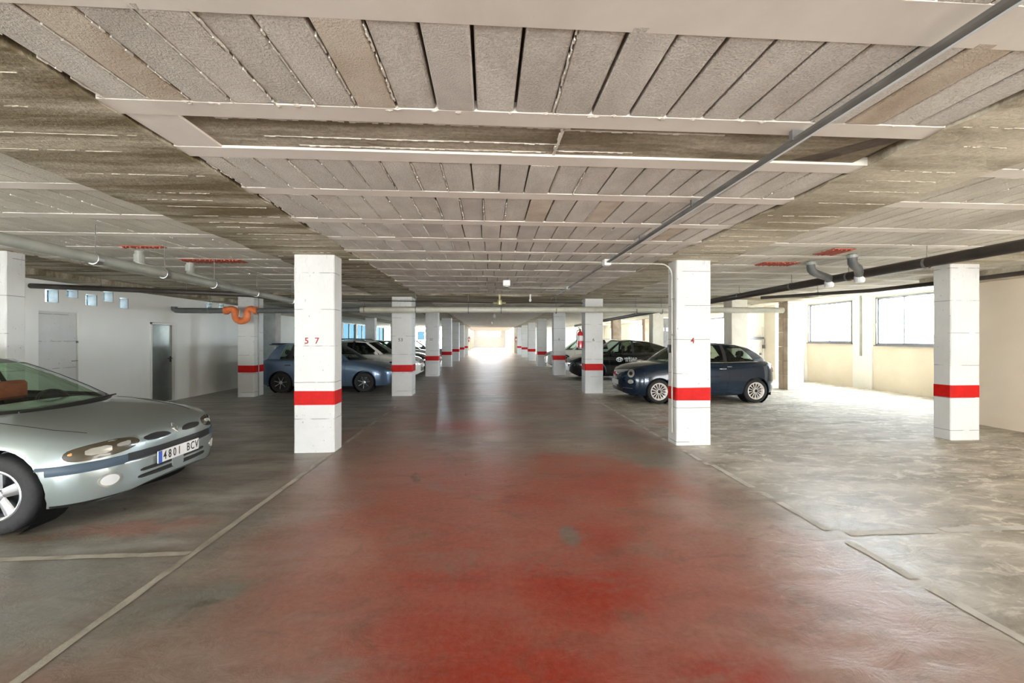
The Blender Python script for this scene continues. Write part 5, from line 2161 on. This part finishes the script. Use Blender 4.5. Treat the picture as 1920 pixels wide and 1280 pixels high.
# ---- E: small dark blue city car
spF = dict(L=3.95, W=1.64, nose_r=.62, n=2.3, tail_r=.62, nt=2.4, R=.29, rim=.205, fo=.80, wb=2.42, tw=.185,
           top=[(-3.95, .60), (-3.93, .72), (-3.86, .86), (-3.74, .955), (-3.55, .99), (-2.2, .965), (-1.35, .965), (-1.1, .955), (-.75, .925), (-.42, .865), (-.18, .78), (-.05, .68), (0, .56)],
           bot=[(-3.95, .40), (-3.8, .28), (-3.5, .21), (-.5, .18), (-.15, .20), (0, .26)],
           side=[(1.0, .52), (1.0, .34), (.985, .15)], crown=.05, shoulder=.2, paint=P_navy, cab=(-1.35, -3.45), cabc=-2.2, roofw=.5, roof_crown=.05,
           keys=[(-.88, 0, -1.62, 0, 1.43, 'glass_w'), (-.95, .36, -1.64, .28, 1.425, 'glass_w'), (-1.18, .65, -1.76, .47, 1.405, 'pillar'), (-1.30, .69, -1.86, .50, 1.40, 'glass_s'),
                 (-2.45, .72, -2.42, .54, 1.43, 'pillarblack'), (-2.54, .72, -2.50, .54, 1.425, 'glass_s'), (-3.26, .69, -2.88, .53, 1.395, 'pillar'), (-3.64, .57, -3.24, .45, 1.32, 'glass_r'),
                 (-3.79, .3, -3.36, .24, 1.33, 'glass_r'), (-3.82, 0, -3.39, 0, 1.335, 'glass_r')],
           spokes=14, sw=(.012, .03), rim_mat=M['rim_white'], hub_mat=M['rim_dark'], arch=.04, rear_seats=True)
H5 = Car('small dark blue city car with white wheels behind the pillar stencilled 4', 'car', (3.27, 9.80, 0), PI, spF)
for sg in (1, -1):
    nd = (1, sg * .85, 0, -.22, sg * .56)
    for (a0, z0, rr_, zz_, mt, nm) in ((.0, .715, .095, .095, 'lamp_clear', 'headlamp'), (.0, .515, .08, .052, 'lamp_clear', 'fog_lamp')):
        circ = [(sg * a0 + rr_ * math.cos(q * PI / 10), z0 + zz_ * math.sin(q * PI / 10)) for q in range(20)]
        hl = H5.patch(nm, circ, nd, M['chrome'], .006)
        circ = [(sg * a0 + rr_ * .85 * math.cos(q * PI / 10), z0 + zz_ * .85 * math.sin(q * PI / 10)) for q in range(20)]
        l2 = H5.patch('lamp_lens', circ, nd, M['lamp_clear'] if nm == 'headlamp' else M['lamp_clear'], .010, parent=hl, rings=3)
    circ = [(sg * .045 * math.cos(q * PI / 10), .712 + .045 * math.sin(q * PI / 10)) for q in range(20)]
    H5.patch('headlamp_core', circ, nd, M['rim_dark'], .0135, rings=2)
    ya = '+y' if sg > 0 else '-y'
    H5.patch('tail_lamp', rounded([(-3.88, .74), (-3.74, .74), (-3.70, .90), (-3.80, .92)], 1), ya, M['lamp_red'], .008)
    H5.mirror(-1.45, 1.02, sg, P_navy)
    H5.handle(-2.38, .83, sg, M['chrome'])
    H5.rect('side_badge', -2.62, .88 - .01, -2.5, .88 + .01, ya, M['chrome'], .006)
    H5.line([(-2.52, .97), (-2.55, .6), (-2.45, .28)], ya)
    H5.line([(-1.35, .93), (-1.42, .5), (-1.35, .28)], ya)
    out = []
    for q in range(30):
        x = -1.35 - 1.95 * q / 29
        out.append((x, sg * (H5.hw(x) * .885), interp(spF['top'], x) + .012))
    MB().tube(out, .008, 6).build('chrome_strip', M['chrome'], H5.e)
    for q in range(2):
        pass
H5.band('chrome_whisker', .345, .36, -62, -38, M['chrome'], .008, n=12)
H5.band('chrome_whisker', .345, .36, 38, 62, M['chrome'], .008, n=12)
H5.band('lower_grille', .26, .34, -40, 40, M['black'], .006)
H5.rect('nose_bar', -.20, .655, .20, .672, '+x', M['chrome'], .012)
cb = [(0 + .045 * math.cos(q * PI / 8), .665 + .045 * math.sin(q * PI / 8)) for q in range(16)]
H5.patch('badge', cb, '+x', M['chrome'], .012, rings=2)
H5.plate(.47, None, mat='plate_grey', w=.5, h=.12)
MB().tube([(-3.97, -.28, .95), (-3.99, 0, .95), (-3.97, .28, .95)], .01, 6).build('tailgate_handle', M['chrome'], H5.e)
